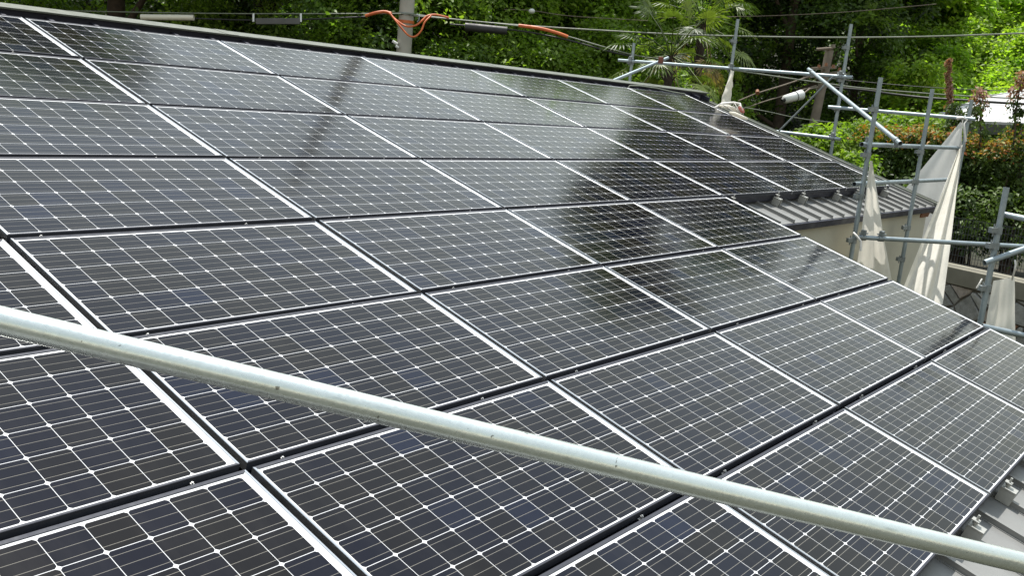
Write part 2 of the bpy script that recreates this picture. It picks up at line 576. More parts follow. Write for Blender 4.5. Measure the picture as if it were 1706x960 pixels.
# verge trims and eave edges
b = MB()
b.box((XR, Y_EAVE_R - 0.03, ROOF_Z - 0.12), (XR + 0.03, Y_RIDGE - 0.02, ROOF_Z + 0.050))
b.box((XR - 0.09, Y_EAVE_R - 0.02, ROOF_Z + 0.003), (XR - 0.0005, Y_RIDGE - 0.33, ROOF_Z + 0.042))
roof_obj('verge_trim', b, M['cap'])
b = MB()
b.box((XLOW, Y_EAVE - 0.03, ROOF_Z - 0.12), (XLOW + 0.03, Y_EAVE_R - 0.1, ROOF_Z + 0.03))
roof_obj('verge_trim', b, M['cap'])
b = MB()
b.box((XLOW + 0.0305, Y_EAVE_R - 0.022, ROOF_Z - 0.075), (XR - 0.0005, Y_EAVE_R - 0.0005, ROOF_Z - 0.004))
roof_obj('eave_fascia', b, M['roof_dark'])
b = MB()
b.box((XL, Y_EAVE - 0.022, ROOF_Z - 0.09), (XLOW - 0.0005, Y_EAVE - 0.0005, ROOF_Z - 0.004))
roof_obj('eave_fascia', b, M['roof_dark'])
# timber purlin end and soffit under the right corner of the roof
b = MB()
b.box((XLOW + 0.1, Y_EAVE_R + 0.02, ROOF_Z - 0.075), (XR - 0.03, Y_EAVE_R + 0.10, ROOF_Z - 0.0505))
roof_obj('soffit', b, M['soffit'])
b = MB()
b.box((XR - 0.42, Y_EAVE_R + 0.025, ROOF_Z - 0.17), (XR - 0.05, Y_EAVE_R + 0.085, ROOF_Z - 0.076))
roof_obj('purlin_end', b, M['soffit'])


def top_z(y):   # world height of the underside of the roof above world y
    return (y * math.sin(PITCH) + (ROOF_Z - 0.055)) / math.cos(PITCH) * 1.0


def wall_box(x0, y0, x1, y1, part='wall'):
    b = MB()
    zt0, zt1 = y0 * math.tan(PITCH) - 0.165, y1 * math.tan(PITCH) - 0.165
    vs = [(x0, y0, GZ), (x1, y0, GZ), (x1, y1, GZ), (x0, y1, GZ), (x0, y0, zt0), (x1, y0, zt0), (x1, y1, zt1), (x0, y1, zt1)]
    b.add(vs, [(0, 3, 2, 1), (4, 5, 6, 7), (0, 1, 5, 4), (1, 2, 6, 5), (2, 3, 7, 6), (3, 0, 4, 7)])
    return b.build(part, M['wall'], house)


wall_box(4.75, -3.40, 10.42, -3.25)          # the wall seen under the short eave
wall_box(10.27, -3.249, 10.42, 0.3)            # gable wall, right
wall_box(4.60, -6.2, 4.749, -3.25)           # gable wall of the lower wing
wall_box(-13.6, -6.2, 4.599, -6.05)          # long front wall
wall_box(-13.6, -6.049, -13.45, 0.3)
b = MB()
b.box((4.76, -3.415, GZ), (10.43, -3.4005, GZ + 0.45))
b.build('plinth', M['coping'], house)

# ------------------------------------------------------------------ solar panels
PX0, PX1, PY0, PY1 = 0.014, 1.586, -0.012, -(Q - 0.0155)
LIP, FH = 0.0085, 0.036


def frame_mesh(name, side, mat):
    """one of the four rails of a panel frame, mitred at its ends; side 0 lower, 1 upper, 2 right, 3 left"""
    bm = bmesh.new()
    uvl = bm.loops.layers.uv.new('along')
    lip = LIP if side > 1 else (0.0095, 0.0155)[side]
    prof = [(0.0, -FH), (0.0, -0.0012), (0.0012, 0.0), (lip - 0.001, 0.0), (lip, -0.0012), (lip, -0.004)]   # inset from the edge, height
    x0, x1, y0, y1 = PX0, PX1, PY1, PY0
    for (a0, h0), (a1, h1) in zip(prof[:-1], prof[1:]):
        ps = ([(x0 + a0, y0 + a0, h0), (x1 - a0, y0 + a0, h0), (x1 - a1, y0 + a1, h1), (x0 + a1, y0 + a1, h1)],
              [(x1 - a0, y1 - a0, h0), (x0 + a0, y1 - a0, h0), (x0 + a1, y1 - a1, h1), (x1 - a1, y1 - a1, h1)],
              [(x1 - a0, y0 + a0, h0), (x1 - a0, y1 - a0, h0), (x1 - a1, y1 - a1, h1), (x1 - a1, y0 + a1, h1)],
              [(x0 + a0, y1 - a0, h0), (x0 + a0, y0 + a0, h0), (x0 + a1, y0 + a1, h1), (x0 + a1, y1 - a1, h1)])[side]
        f = bm.faces.new([bm.verts.new(p) for p in ps])
        for lp in f.loops:
            p = lp.vert.co
            lp[uvl].uv = (p.x, p.y + p.z) if side < 2 else (p.y, p.x + p.z)
    bmesh.ops.remove_doubles(bm, verts=bm.verts, dist=1e-5)
    me = bpy.data.meshes.new(name)
    bm.to_mesh(me)
    bm.free()
    me.materials.append(mat)
    return me


RAILS = [frame_mesh('frame_rail', k, M['frame_dimmed'] if k < 2 else M['frame']) for k in range(4)]
gb = MB()
gb.box((PX0 + LIP - 0.004, PY1 + LIP - 0.004, -0.012), (PX1 - LIP + 0.004, PY0 - LIP + 0.004, -0.0026))
GLASS = gb.build('glass', M['glass']).data
bpy.data.objects.remove(bpy.data.objects['glass'])
cb = MB()
cb.box((-0.02, -0.011, -0.060), (0.02, 0.010, -0.045))
cb.tube([(0, 0, -0.046), (0, 0, -0.004)], 0.0038, 8)
cb.tube([(0, 0, -0.016), (0, 0, -0.009)], 0.0065, 6)
cb.box((-0.013, -0.008, -0.024), (0.013, 0.007, -0.0205))
CLAMP = cb.build('clamp', M['bolt']).data
bpy.data.objects.remove(bpy.data.objects['clamp'])


def child(name, me, parent, loc=(0, 0, 0)):
    o = bpy.data.objects.new(name, me)
    col.objects.link(o)
    o.parent = parent
    o.location = loc
    return o


ORD = ['first', 'second', 'third', 'fourth', 'fifth', 'sixth', 'seventh', 'eighth', 'ninth', 'tenth']
ROWN = ['the row next to the ridge', 'the second row below the ridge', 'the third row below the ridge', 'the fourth row below the ridge',
        'the fifth row below the ridge', 'the sixth row below the ridge', 'the seventh row below the ridge', 'the lowest row beside the eave']
ribs = rib_x()
for r in range(8):
    last = 5 if r < 4 else 2
    first = -3 if r in (3, 4, 5, 6) else -2
    for c in range(first, last + 1):
        k = last - c
        where = 'at the right end of' if k == 0 else ORD[k] + ' from the right end of'
        e = empty('solar_panel', rf(c * PW, -r * Q, 0), 'dark framed solar panel ' + where + ' ' + ROWN[r], 'solar panel', 'solar panels laid in rows on the roof')
        e.rotation_euler = (PITCH + rng.normal(0, 0.0016), rng.normal(0, 0.0016), 0)
        for fr in RAILS: child('frame_rail', fr, e)
        child('glass', GLASS, e)
        for want in (0.27, 1.25):
            x = min(ribs, key=lambda q: abs(q - (c * PW + want))) - c * PW
            if not ((r == 7) or (r == 3 and c > 2)):
                child('clamp', CLAMP, e, (x, -Q + 0.0015, rng.normal(0, 0.001)))

# dark mounting rails running under every gap between two rows
def rail(r, x0, x1, label):
    b = MB()
    b.box((x0, -r * Q - 0.03, -0.072), (x1, -r * Q + 0.03, -0.052))
    b.v = [tuple(RM @ Vector(p)) for p in b.v]
    o = b.build('mounting_rail', M['dark_steel'])
    tag(o, label, 'mounting rail', 'black mounting rails under the panel gaps')


def shade_strip(y, x0, x1, label):  # dark strip added to deepen the shade under a free panel edge
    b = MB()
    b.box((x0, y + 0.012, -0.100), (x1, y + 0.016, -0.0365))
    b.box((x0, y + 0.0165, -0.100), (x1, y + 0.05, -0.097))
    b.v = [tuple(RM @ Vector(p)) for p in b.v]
    tag(b.build('shade_strip', M['roof_dark']), label, 'edge cover', 'dark strips added for the shade below the free panel edges')


shade_strip(-4 * Q + 0.0155, 4.84, 9.586, 'dark navy strip added for the shade under the free edge of the fourth panel row')
shade_strip(-8 * Q + 0.0155, -4.78, 4.786, 'dark navy strip added for the shade under the lowest panel row at the eave')


GAPN = ['first', 'second', 'third', 'fourth', 'fifth', 'sixth', 'seventh']
for r in range(1, 8):
    rail(r, -4.78, 9.55 if r < 4 else 4.76, 'black mounting rail in the gap under the ' + GAPN[r - 1] + ' row of solar panels from the ridge')

# brackets standing on the ribs along the two free lower edges
def bracket(x, y, label):
    base = rf(x, y, ROOF_Z + 0.04)
    t = empty('roof_bracket', base, label, 'roof bracket', 'galvanised brackets along the lower panel edges')

    def put(b, name, mat):
        b.v = [tuple(rf(x + p[0], y + p[1], ROOF_Z + p[2])) for p in b.v]
        return b.build(name, mat, t, bevel=0.0015)
    b = MB()
    b.box((-0.030, -0.072, 0.002), (-0.016, 0.004, 0.075))
    b.box((0.016, -0.072, 0.002), (0.030, 0.004, 0.075))
    b.box((-0.034, -0.072, 0.0755), (0.034, 0.004, 0.083))
    put(b, 'base', M['bracket'])
    b = MB()
    b.tube([(0, -0.018, 0.083), (0, -0.018, 0.135)], 0.006, 8)
    b.tube([(0, -0.018, 0.090), (0, -0.018, 0.102)], 0.013, 6)
    put(b, 'bolt', M['bracket'])
    b = MB()
    b.box((-0.020, -0.034, 0.103), (0.020, 0.002, 0.110))
    put(b, 'clamp', M['bracket'])


BRS = [5.0, 6.0, 6.67, 7.70, 8.36, 9.2]
BRN = ['leftmost small bracket tucked in the roof corner under the fourth panel row', 'second bracket from the roof corner under the fourth panel row',
       'third bracket from the roof corner under the fourth panel row', 'fourth bracket from the roof corner, left of the scaffold post',
       'bracket under the fourth panel row hidden behind the white sheet', 'last bracket under the fourth panel row by the roof corner on the right']
for x, nme in zip(BRS, BRN):
    x = min(ribs, key=lambda q: abs(q - x))
    bracket(x, -4 * Q + 0.004, nme)
for x, nme in ((1.247, 'steel bracket at the eave edge just above the near scaffold pipe'), (1.923, 'steel bracket at the eave edge beside the junction of two lowest panels'),
               (2.94, 'steel bracket at the eave edge under the rightmost lowest panel'), (0.235, 'steel bracket at the eave edge below the near scaffold pipe')):
    x = min(ribs, key=lambda q: abs(q - x))
    bracket(x, -8 * Q + 0.004, nme)

# loose grey cable lying at the upper right end of the array
b = MB()
pts = [rf(8.05, 0.02, -0.02), rf(8.05, 0.0, 0.025), rf(8.3, -0.005, 0.04), rf(8.75, -0.01, 0.035), rf(9.2, -0.02, 0.012), rf(9.55, -0.03, 0.006)]
b.tube(pts, 0.009, 8)
tag(b.build('cable', M['wire_grey']), 'pale loose cable arching along the ridge end of the top panel row', 'cable')

# ------------------------------------------------------------------ scaffold
XS, YS = 10.85, -3.60
PR = 0.0243


def couplers(t, pts, axis):
    for p in pts:
        p = Vector(p)
        b = MB()
        a = Vector(axis).normalized()
        b.tube([p - a * 0.030, p + a * 0.030], PR + 0.009, 10)
        s = a.cross(Vector((0.6, 0.8, 0.1))).normalized()
        b.box((-0.03, -0.022, -0.022), (0.03, 0.022, 0.022), Matrix.Translation(p + s * 0.05) @ Vector((1, 0, 0)).rotation_difference(s).to_matrix().to_4x4())
        b.tube([p + s * 0.045 - a * 0.05, p + s * 0.045 + a * 0.05], 0.007, 6)
        b.build('coupler', M['coupler'], t)


def post(x, y, z0, z1, label, cz=(), collars=True):
    t = empty('scaffold_post', (x, y, z0), label, 'scaffold post', 'upright scaffold posts beside the roof')
    b = MB()
    b.tube([(x, y, z0), (x, y, z1)], PR, 14, hollow=True)
    b.build('tube', M['galv'], t)
    if collars: couplers(t, [(x, y, z) for z in cz], (0, 0, 1))
    b = MB()
    b.box((x - 0.07, y - 0.07, z0 - 0.004), (x + 0.07, y + 0.07, z0 + 0.006))
    b.build('base_plate', M['coupler'], t)
    return t


gz = lambda x, y: float(ground_h(np.array(x, float), np.array(y, float)))
post(XS, 1.725, gz(XS, 1.7), 0.76, 'short-looking scaffold post behind the ridge, left of the palm', (0.44,))
post(XS, -0.065, gz(XS, 0), 1.20, 'tall scaffold post in front of the palm with a white bag at its foot', (0.45, 0.87))
post(XS, -1.82, gz(XS, -1.8), 1.19, 'tallest scaffold post on the right, crossed by the slanting pipe near its middle', (0.40, 0.46, 0.86, 0.0, -0.40))
post(7.065, YS, GZ, 0.31, 'scaffold post rising before the short eave with a narrow sheet tied to it', (-0.02, -0.49, -0.93, -1.40))
post(8.965, YS, GZ, 0.305, 'scaffold post between the two white sheets, in front of the roof corner', (-0.44, -0.80, -1.36, -1.75))
post(XS, YS, GZ, 0.27, 'scaffold post at the far corner with the big sheet and rope tied to its top', (0.02, -0.38))
p5 = atX(1656, 420, 5.46)
post(float(p5[0]), float(p5[1]), GZ, float(atX(1675, 312, 5.46)[2]), 'nearest scaffold post at the right edge, in front of the stone wall', (-0.93, -1.06, -1.42))


def pipe(name, a, b_, label, r=PR, mat=None, cp=(), cap=True, hollow=True):
    a, b_ = Vector(a), Vector(b_)
    t = empty(name, a, label, 'scaffold pipe', 'horizontal and slanting scaffold pipes')
    b = MB()
    b.tube([a, b_], r, 14, hollow=hollow)
    b.build('tube', mat or M['galv'], t)
    if cp: couplers(t, [a + (b_ - a) * k for k in cp], b_ - a)
    return t


off = 0.055
pipe('scaffold_rail', (XS - off, 1.95, 0.465), (XS - off, -1.98, 0.452), 'long level pipe behind the ridge linking three tall posts', cp=(0.06, 0.52, 0.955))
pipe('scaffold_rail', (XS - off, -1.70, 0.012), (XS - off, -3.70, 0.022), 'level pipe at eye height above the tall hedge, topmost of the right bay')
pipe('scaffold_rail', (XS - off, -0.2, -0.41), (XS - off, -1.95, -0.425), 'low level pipe behind the verge under the slanting brace', cp=(0.93,))
pipe('scaffold_rail', (6.98, YS + off, -0.385), (XS + 0.05, YS + off, -0.375), 'level pipe the slanting pipe ends on, in front of the red-tipped hedge', cp=(0.04,))
pipe('scaffold_rail', (6.95, YS + off, -0.80), (XS + 0.0, YS + off, -0.80), 'level pipe just over the ribbed eave, behind two posts')
a = np.array([7.02, YS - off, -1.352])
pipe('scaffold_rail', a, a + (at(1706, 411, 10.6) - a) * 1.35, 'grey pipe running right from the sheeted post past the stone wall', cp=(0.02, 0.10))
pipe('scaffold_brace', atX(1297, 219, XS - 0.1), atX(1388, 127, XS - 0.1), 'thin pale brace slanting up to the tallest post in front of the dark pole', 0.0135, M['coupler'], hollow=False)
pipe('scaffold_brace', atX(1347, 115, XS - 0.15), at(1500, 239, 10.75), 'bright slanting pipe with an open end pointing down right', 0.0255, M['galv'], cp=(0.04, 0.965))
pipe('scaffold_brace', atX(1113, 96, XS - 0.12), at(1015, 137, 14.9), 'slanting pipe rising from behind the ridge to the long level pipe', PR)
cl = at(1101, 100, 15.2)
b = MB()
b.box((cl[0] - 0.03, cl[1] - 0.035, cl[2] - 0.05), (cl[0] + 0.03, cl[1] + 0.035, cl[2] + 0.05))
tag(b.build('pipe_clamp', M['rust'], bevel=0.01), 'rusty red clamp joining the slanting pipe to the long level pipe', 'clamp')
pipe('scaffold_rail', p5 * [1, 1, 0] + [0.05, 0, -0.795], at(1760, 375, 7.9), 'stub of level pipe right of the nearest post, above the mesh fence')
pipe('scaffold_brace', at(1640, 438, 8.1), at(1760, 396, 8.25), 'sloping pipe rising rightwards from the nearest post, a white strap on it')
pipe('scaffold_rail', at(1636, 544, 8.0), at(1790, 578, 8.0), 'lowest pipe at the right edge, just past the corner of a panel')
# the pipe right in front of the camera
ha, hb = at(0, 534.5, 1.62), at(1700, 938, 2.24)
hd = hb - ha
t = empty('scaffold_pipe', ha - hd * 0.35, 'thick bright scaffold pipe crossing the foreground in front of the panels', 'scaffold pipe')
b = MB()
b.tube([ha - hd * 0.35 + hd * 1.7 * k / 24 for k in range(25)], PR, 40)
b.build('tube', M['galv_near'], t)


# ------------------------------------------------------------------ cloth
def cloth(name, c00, c10, c01, c11, label, cat, mat, nu=24, nv=40, folds=5, amp=0.05, seed=0, sag=0.0, nrm=None, edge=None):
    """sheet between four corners (u across, v down) with hanging folds"""
    r_ = np.random.default_rng(seed)
    c00, c10, c01, c11 = map(np.asarray, (c00, c10, c01, c11))
    nv_ = np.cross(c10 + c11 - c00 - c01 + 1e-6, c01 - c00)
    nv_ = nv_ / np.linalg.norm(nv_) if nrm is None else np.asarray(nrm, float)
    ph = r_.uniform(0, 6.28, 4)
    vs = []
    for j in range(nv + 1):
        v = j / nv
        for i in range(nu + 1):
            u = i / nu
            uu = u + (edge(v) if edge else 0)
            p = (c00 * (1 - uu) + c10 * uu) * (1 - v) + (c01 * (1 - uu) + c11 * uu) * v
            w = amp * (0.35 + 0.65 * v) * (math.sin(folds * 6.283 * (u + 0.06 * math.sin(3 * v + ph[0])) + ph[1]) + 0.45 * math.sin(folds * 13.1 * u + ph[2] + 2 * v) + 0.3 * math.sin(9 * v + 4 * u + ph[3]))
            p = p + nv_ * w + np.array([0, 0, -sag * 4 * u * (1 - u)])
            vs.append(p)
    fs = []
    for j in range(nv):
        for i in range(nu):
            a = j * (nu + 1) + i
            fs.append((a, a + 1, a + nu + 2, a + nu + 1))
    b = MB()
    b.add(vs, fs, True)
    top = np.mean([c00, c10, c01, c11], axis=0)
    o = b.build(name, mat, loc=tuple(np.mean([c01, c11], axis=0)))
    return tag(o, label, cat)


cloth('scaffold_sheet', atY(1450, 268, YS - 0.06), atY(1453, 268, YS - 0.06), atY(1418, 500, YS - 0.07), atY(1494, 500, YS - 0.06),
      'narrow cream sheet hanging from the post in front of the short eave', 'sheet', M['cloth'], folds=2.4, amp=0.02, seed=1)
cloth('scaffold_sheet', atX(1600, 203, XS - 0.06), atX(1605, 206, XS - 0.06), atX(1380, 470, XS - 0.06), atX(1556, 500, XS - 0.06),
      'wide translucent sheet toned grey for its shade, stretched behind the roof corner', 'sheet', M['cloth_shaded'], folds=1.2, amp=0.012, seed=2)
cloth('scaffold_sheet', at(1597, 250, 12.6), at(1604, 240, 12.6), at(1496, 500, 11.4), at(1572, 505, 11.4),
      'bunched cream sheet falling from the far corner post, with long folds', 'sheet', M['cloth'], folds=1.6, amp=0.05, seed=5)
cloth('scaffold_sheet', at(1655, 468, 8.35), at(1690, 462, 8.3), at(1637, 570, 8.35), at(1692, 570, 8.3),
      'small cream sheet hanging from a pipe beside the nearest post', 'sheet', M['cloth'], folds=1.6, amp=0.018, seed=9)


def lump(name, pts, r, label, cat, mat, seed=0, squash=1.0):
    """a soft crumpled bundle following a line"""
    b = MB()
    n_ = len(pts)
    r_ = np.random.default_rng(seed)
    P = []
    R_ = []
    for k in range(4 * (n_ - 1) + 1):
        q = k / 4
        i = min(int(q), n_ - 2)
        f_ = q - i
        P.append(np.asarray(pts[i]) * (1 - f_) + np.asarray(pts[i + 1]) * f_)
        R_.append((r[i] * (1 - f_) + r[i + 1] * f_) * r_.uniform(0.8, 1.15))
    b.tube(P, R_, 12)
    vs = [np.array(p) + r_.normal(0, 0.012, 3) for p in b.v[:len(P) * 12]]
    b.v[:len(P) * 12] = [tuple(map(float, p)) for p in vs]
    b.v[len(P) * 12:] = b.v[:12] + b.v[len(P) * 12 - 12:len(P) * 12]
    o = b.build(name, mat, loc=tuple(P[0]))
    sb = o.modifiers.new('sub', 'SUBSURF')
    sb.levels = sb.render_levels = 1
    return tag(o, label, cat)


lump('cloth_bag', [at(1206, 188, 15.05), at(1210, 165, 15.05), at(1215, 142, 15.05), at(1220, 118, 15.05)], [0.07, 0.078, 0.055, 0.02], 'white cloth bag wrapped round the tall post near the palm', 'bag', M['cloth'], 3)
bund = empty('cloth_bundle', tuple(at(1218, 184, 13.6)), 'crumpled white cloth and rope lying on the right verge of the roof', 'cloth bundle')
b = MB()
b.tube([at(1190, 180, 13.5), at(1203, 173, 13.5), at(1222, 171, 13.5), at(1232, 173, 13.5), at(1236, 184, 13.45)], [0.012, 0.022, 0.018, 0.022, 0.012], 8)
for q in range(5):
    b.tube([at(1192 + q * 9, 183 - q, 13.38), at(1200 + q * 8, 172 + (q % 3) * 3, 13.32), at(1212 + q * 6, 178 + (q % 2) * 5, 13.3), at(1222 + q * 4, 187 + q, 13.36)], 0.006, 6)
b.build('cloth_roll', M['rope'], bund)
b = MB()
b.tube([at(1197, 176, 13.4), at(1212, 177, 13.35), at(1226, 183, 13.35), at(1236, 188, 13.4)], [0.012, 0.026, 0.022, 0.012], 8)
b.tube([at(1215, 187, 13.2), at(1224, 190, 13.2), at(1236, 195, 13.2), at(1246, 198, 13.2)], [0.012, 0.03, 0.026, 0.01], 8)
b.build('cloth_fold', M['cloth'], bund)
b = MB()
b.tube([at(1231, 178, 13.35), at(1236, 184, 13.35), at(1239, 188, 13.35)], [0.02, 0.03, 0.015], 8)
b.build('pink_tape', M['pink'], bund)


def rope(pts, label, r=0.006, mat=None, cat='rope'):
    b = MB()
    b.tube(pts, r, 7)
    o = b.build('rope', mat or M['rope'], loc=tuple(pts[0]))
    return tag(o, label, cat)


rope([at(1594, 197, 12.55), at(1603, 196, 12.5), at(1611, 199, 12.55), at(1606, 206, 12.5), at(1607, 220, 12.5), at(1609, 236, 12.5)], 'white rope end hanging from the far corner post', 0.014)
rope([at(1604, 200, 12.52), at(1602, 215, 12.5), at(1601, 240, 12.5), at(1600, 262, 12.5)], 'taut white cord holding the big sheet to the far corner post', 0.007)
rope([at(1691, 434, 8.1), at(1692, 441, 8.08), at(1690, 452, 8.1), at(1686, 466, 8.25)], 'white strap looped over the sloping pipe at the right edge', 0.008)
rope([at(1636, 465, 8.0), at(1631, 474, 7.98), at(1627, 480, 8.0)], 'white tie end sticking out left of the nearest post', 0.007)
rope([at(1422, 388, 10.1), at(1428, 394, 10.05), at(1434, 402, 10.05), at(1434, 418, 10.05)], 'white cord knotted on the post at the foot of the narrow sheet', 0.012)

# ------------------------------------------------------------------ retaining wall, fence
def stone_wall():
    A = np.array([WALL_A[0], WALL_A[1]]) - wdir * 9.0
    L = 20.0
    H0, H1 = GZ - 0.1, -2.56
    t = empty('retaining_wall', (A[0], A[1], GZ), 'grey quarry stone retaining wall with a pale concrete coping', 'wall')
    d3, n3 = np.array([wdir[0], wdir[1], 0]), np.array([-wnrm[0], -wnrm[1], 0])
    o3 = np.array([A[0], A[1], 0])

    def P(s, z, out): return o3 + d3 * s + n3 * out + np.array([0, 0, z])
    b = MB()
    vs = [P(0, H0, 0.2), P(L, H0, 0.2), P(L, H1, 0.0), P(0, H1, 0.0), P(0, H0, -0.4), P(L, H0, -0.4), P(L, H1, -0.4), P(0, H1, -0.4)]
    b.add(vs, [(0, 1, 2, 3), (4, 7, 6, 5), (3, 2, 6, 7), (0, 4, 5, 1), (1, 5, 6, 2), (0, 3, 7, 4)])
    b.build('mortar', M['mortar'], t)
    # polygonal stones: cells of scattered sites
    r_ = np.random.default_rng(11)
    S = []
    sz = 0.31
    for i in range(int(L / sz) + 1):
        for j in range(-1, int((H1 - H0) / (sz * 0.9)) + 2):
            S.append((i * sz + r_.uniform(-.2, .2), H0 + j * sz * 0.9 + r_.uniform(-.17, .17)))
    S = np.array(S)
    vs, fs, cs = [], [], []
    for k, s in enumerate(S):
        poly = [np.array(p) for p in ((s[0] - 1, s[1] - 1), (s[0] + 1, s[1] - 1), (s[0] + 1, s[1] + 1), (s[0] - 1, s[1] + 1))]
        near = np.argsort(np.hypot(*(S - s).T))[1:16]
        for q in near:
            mid, nn = (S[q] + s) / 2, S[q] - s
            nn = nn / np.linalg.norm(nn)
            mid = mid - nn * 0.011
            out = []
            for a_, b_ in zip(poly, poly[1:] + poly[:1]):
                da, db = (a_ - mid) @ nn, (b_ - mid) @ nn
                if da <= 0: out.append(a_)
                if da * db < 0: out.append(a_ + (b_ - a_) * da / (da - db))
            poly = out
            if not poly: break
        poly = [np.array([np.clip(p[0], 0, L), np.clip(p[1], H0, H1 - 0.01)]) for p in poly]
        if len(poly) < 3: continue
        ar = 0.5 * abs(sum(p[0] * q[1] - p[1] * q[0] for p, q in zip(poly, poly[1:] + poly[:1])))
        if ar < 0.01: continue
        c_ = np.mean(poly, axis=0)
        lift = r_.uniform(0.025, 0.055)
        tilt = r_.normal(0, 0.06, 2)
        n_ = len(poly)
        base = len(vs)
        bat = lambda z: 0.2 * (H1 - z) / (H1 - H0)
        for sc_, h in ((1.0, -0.03), (0.97, lift * 0.6), (0.90, lift)):
            for p in poly:
                q = c_ + (p - c_) * sc_
                vs.append(P(q[0], q[1], bat(q[1]) + h + (tilt @ (q - c_) if h > 0 else 0) + (r_.normal(0, 0.006) if h > 0 else 0)))
        for a_ in range(2):
            for i in range(n_):
                j = (i + 1) % n_
                fs.append((base + a_ * n_ + i, base + a_ * n_ + j, base + (a_ + 1) * n_ + j, base + (a_ + 1) * n_ + i))
        fs.append(tuple(base + 2 * n_ + i for i in range(n_)))
        g = r_.uniform(0.24, 0.42)
        tone = np.array([1.0, 1.0, 0.93]) if r_.random() < 0.8 else np.array([1.0, 0.86, 0.72])
        if np.hypot(s[0] - 10.1, s[1] + 3.25) < 0.3: tone, g = np.array([1.0, 0.5, 0.28]), 0.30
        cs += [(*(g * tone), 1.0)] * (2 * n_ + 1)
    b = MB()
    b.add(vs, fs)
    o = b.build('stones', M['stone'], t)
    ca = o.data.color_attributes.new('tint', 'FLOAT_COLOR', 'CORNER')
    arr = []
    for pl, c_ in zip(o.data.polygons, cs): arr += list(c_) * pl.loop_total
    ca.data.foreach_set('color', arr)
    b = MB()
    vs = [P(0, H1, 0.06), P(L, H1, 0.06), P(L, H1 + 0.27, 0.05), P(0, H1 + 0.27, 0.05), P(0, H1, -0.42), P(L, H1, -0.42), P(L, H1 + 0.27, -0.42), P(0, H1 + 0.27, -0.42)]
    b.add(vs, [(0, 1, 2, 3), (4, 7, 6, 5), (3, 2, 6, 7), (0, 4, 5, 1), (1, 5, 6, 2), (0, 3, 7, 4)])
    b.build('coping', M['coping'], t, bevel=0.012)
    # mesh fence standing on the coping
    zb = H1 + 0.271
    tf = empty('mesh_fence', tuple(P(0, zb, -0.15)), 'dark wire mesh fence standing on the concrete coping', 'fence')
    b = MB()
    for s in np.arange(0.05, L, 0.05):
        b.bar(P(s, zb + 0.04, -0.15), P(s, zb + 0.78, -0.15), 0.006, 0.006, up=d3)
    for k, z in enumerate(np.arange(0.05, 0.80, 0.12)):
        b.bar(P(0, zb + z, -0.158), P(L, zb + z, -0.158), 0.006, 0.006)
    b.build('wire_mesh', M['fence'], tf)
    for s in np.arange(0.6, L, 2.0):
        b = MB()
        b.tube([P(s, zb, -0.20), P(s, zb + 0.83, -0.20)], 0.022, 10)
        b.build('fence_post', M['fence'], tf)


stone_wall()

# ------------------------------------------------------------------ white roofed shelter on the raised plot
def shelter():
    c0, c1 = at(1548, 198, 23.0), at(1720, 205, 21.0)
    k0, k1 = at(1640, 158, 26.0), at(1745, 141, 24.0)
    t = empty('shelter', tuple(at(1640, 205, 23) * [1, 1, 0] + [0, 0, TZ]), 'low shelter with a white ribbed roof behind the photinia shoots', 'shelter')
    b = MB()
    e0, e1, r0, r1 = map(np.asarray, (c0, c1, k0, k1))
    e1 = e0 + (e1 - e0) * 2.2
    r1 = r0 + (r1 - r0) * 2.4
    nrm_ = np.cross(e1 - e0, r0 - e0)
    nrm_ /= np.linalg.norm(nrm_)
    if nrm_[2] < 0: nrm_ = -nrm_
    vs = [e0, e1, r1, r0]
    vs = vs + [p - nrm_ * 0.06 for p in vs]
    b.add(vs, [(0, 1, 2, 3), (7, 6, 5, 4), (0, 4, 5, 1), (1, 5, 6, 2), (2, 6, 7, 3), (3, 7, 4, 0)])
    for k in range(1, 6):                              # laps across the slope
        f_ = k / 6
        b.bar(e0 + (r0 - e0) * f_ + nrm_ * 0.028, e1 + (r1 - e1) * f_ + nrm_ * 0.028, 0.09, 0.05, up=nrm_)
    b.build('roof', M['white_roof'], t)
    b = MB()
    for k in range(1, 6):                              # dark joint below each lap
        f_ = k / 6 - 0.022
        b.bar(e0 + (r0 - e0) * f_ + nrm_ * 0.012, e1 + (r1 - e1) * f_ + nrm_ * 0.012, 0.035, 0.024, up=nrm_)
    b.build('roof_seam', M['grey_plastic'], t)
    b = MB()
    b.bar(e0 - [0, 0, .17], e1 - [0, 0, .17], 0.05, 0.22)
    b.build('eave_fascia', M['grey_plastic'], t)
    for f_ in (0.06, 0.35, 0.65, 0.95):
        for q0, q1 in ((e0, e1), (r0, r1)):
            p = q0 + (q1 - q0) * f_
            b = MB()
            b.bar((p[0], p[1], gz(p[0], p[1])), (p[0], p[1], p[2] - 0.08), 0.1, 0.1)
            b.build('post', M['grey_plastic'], t)


shelter()

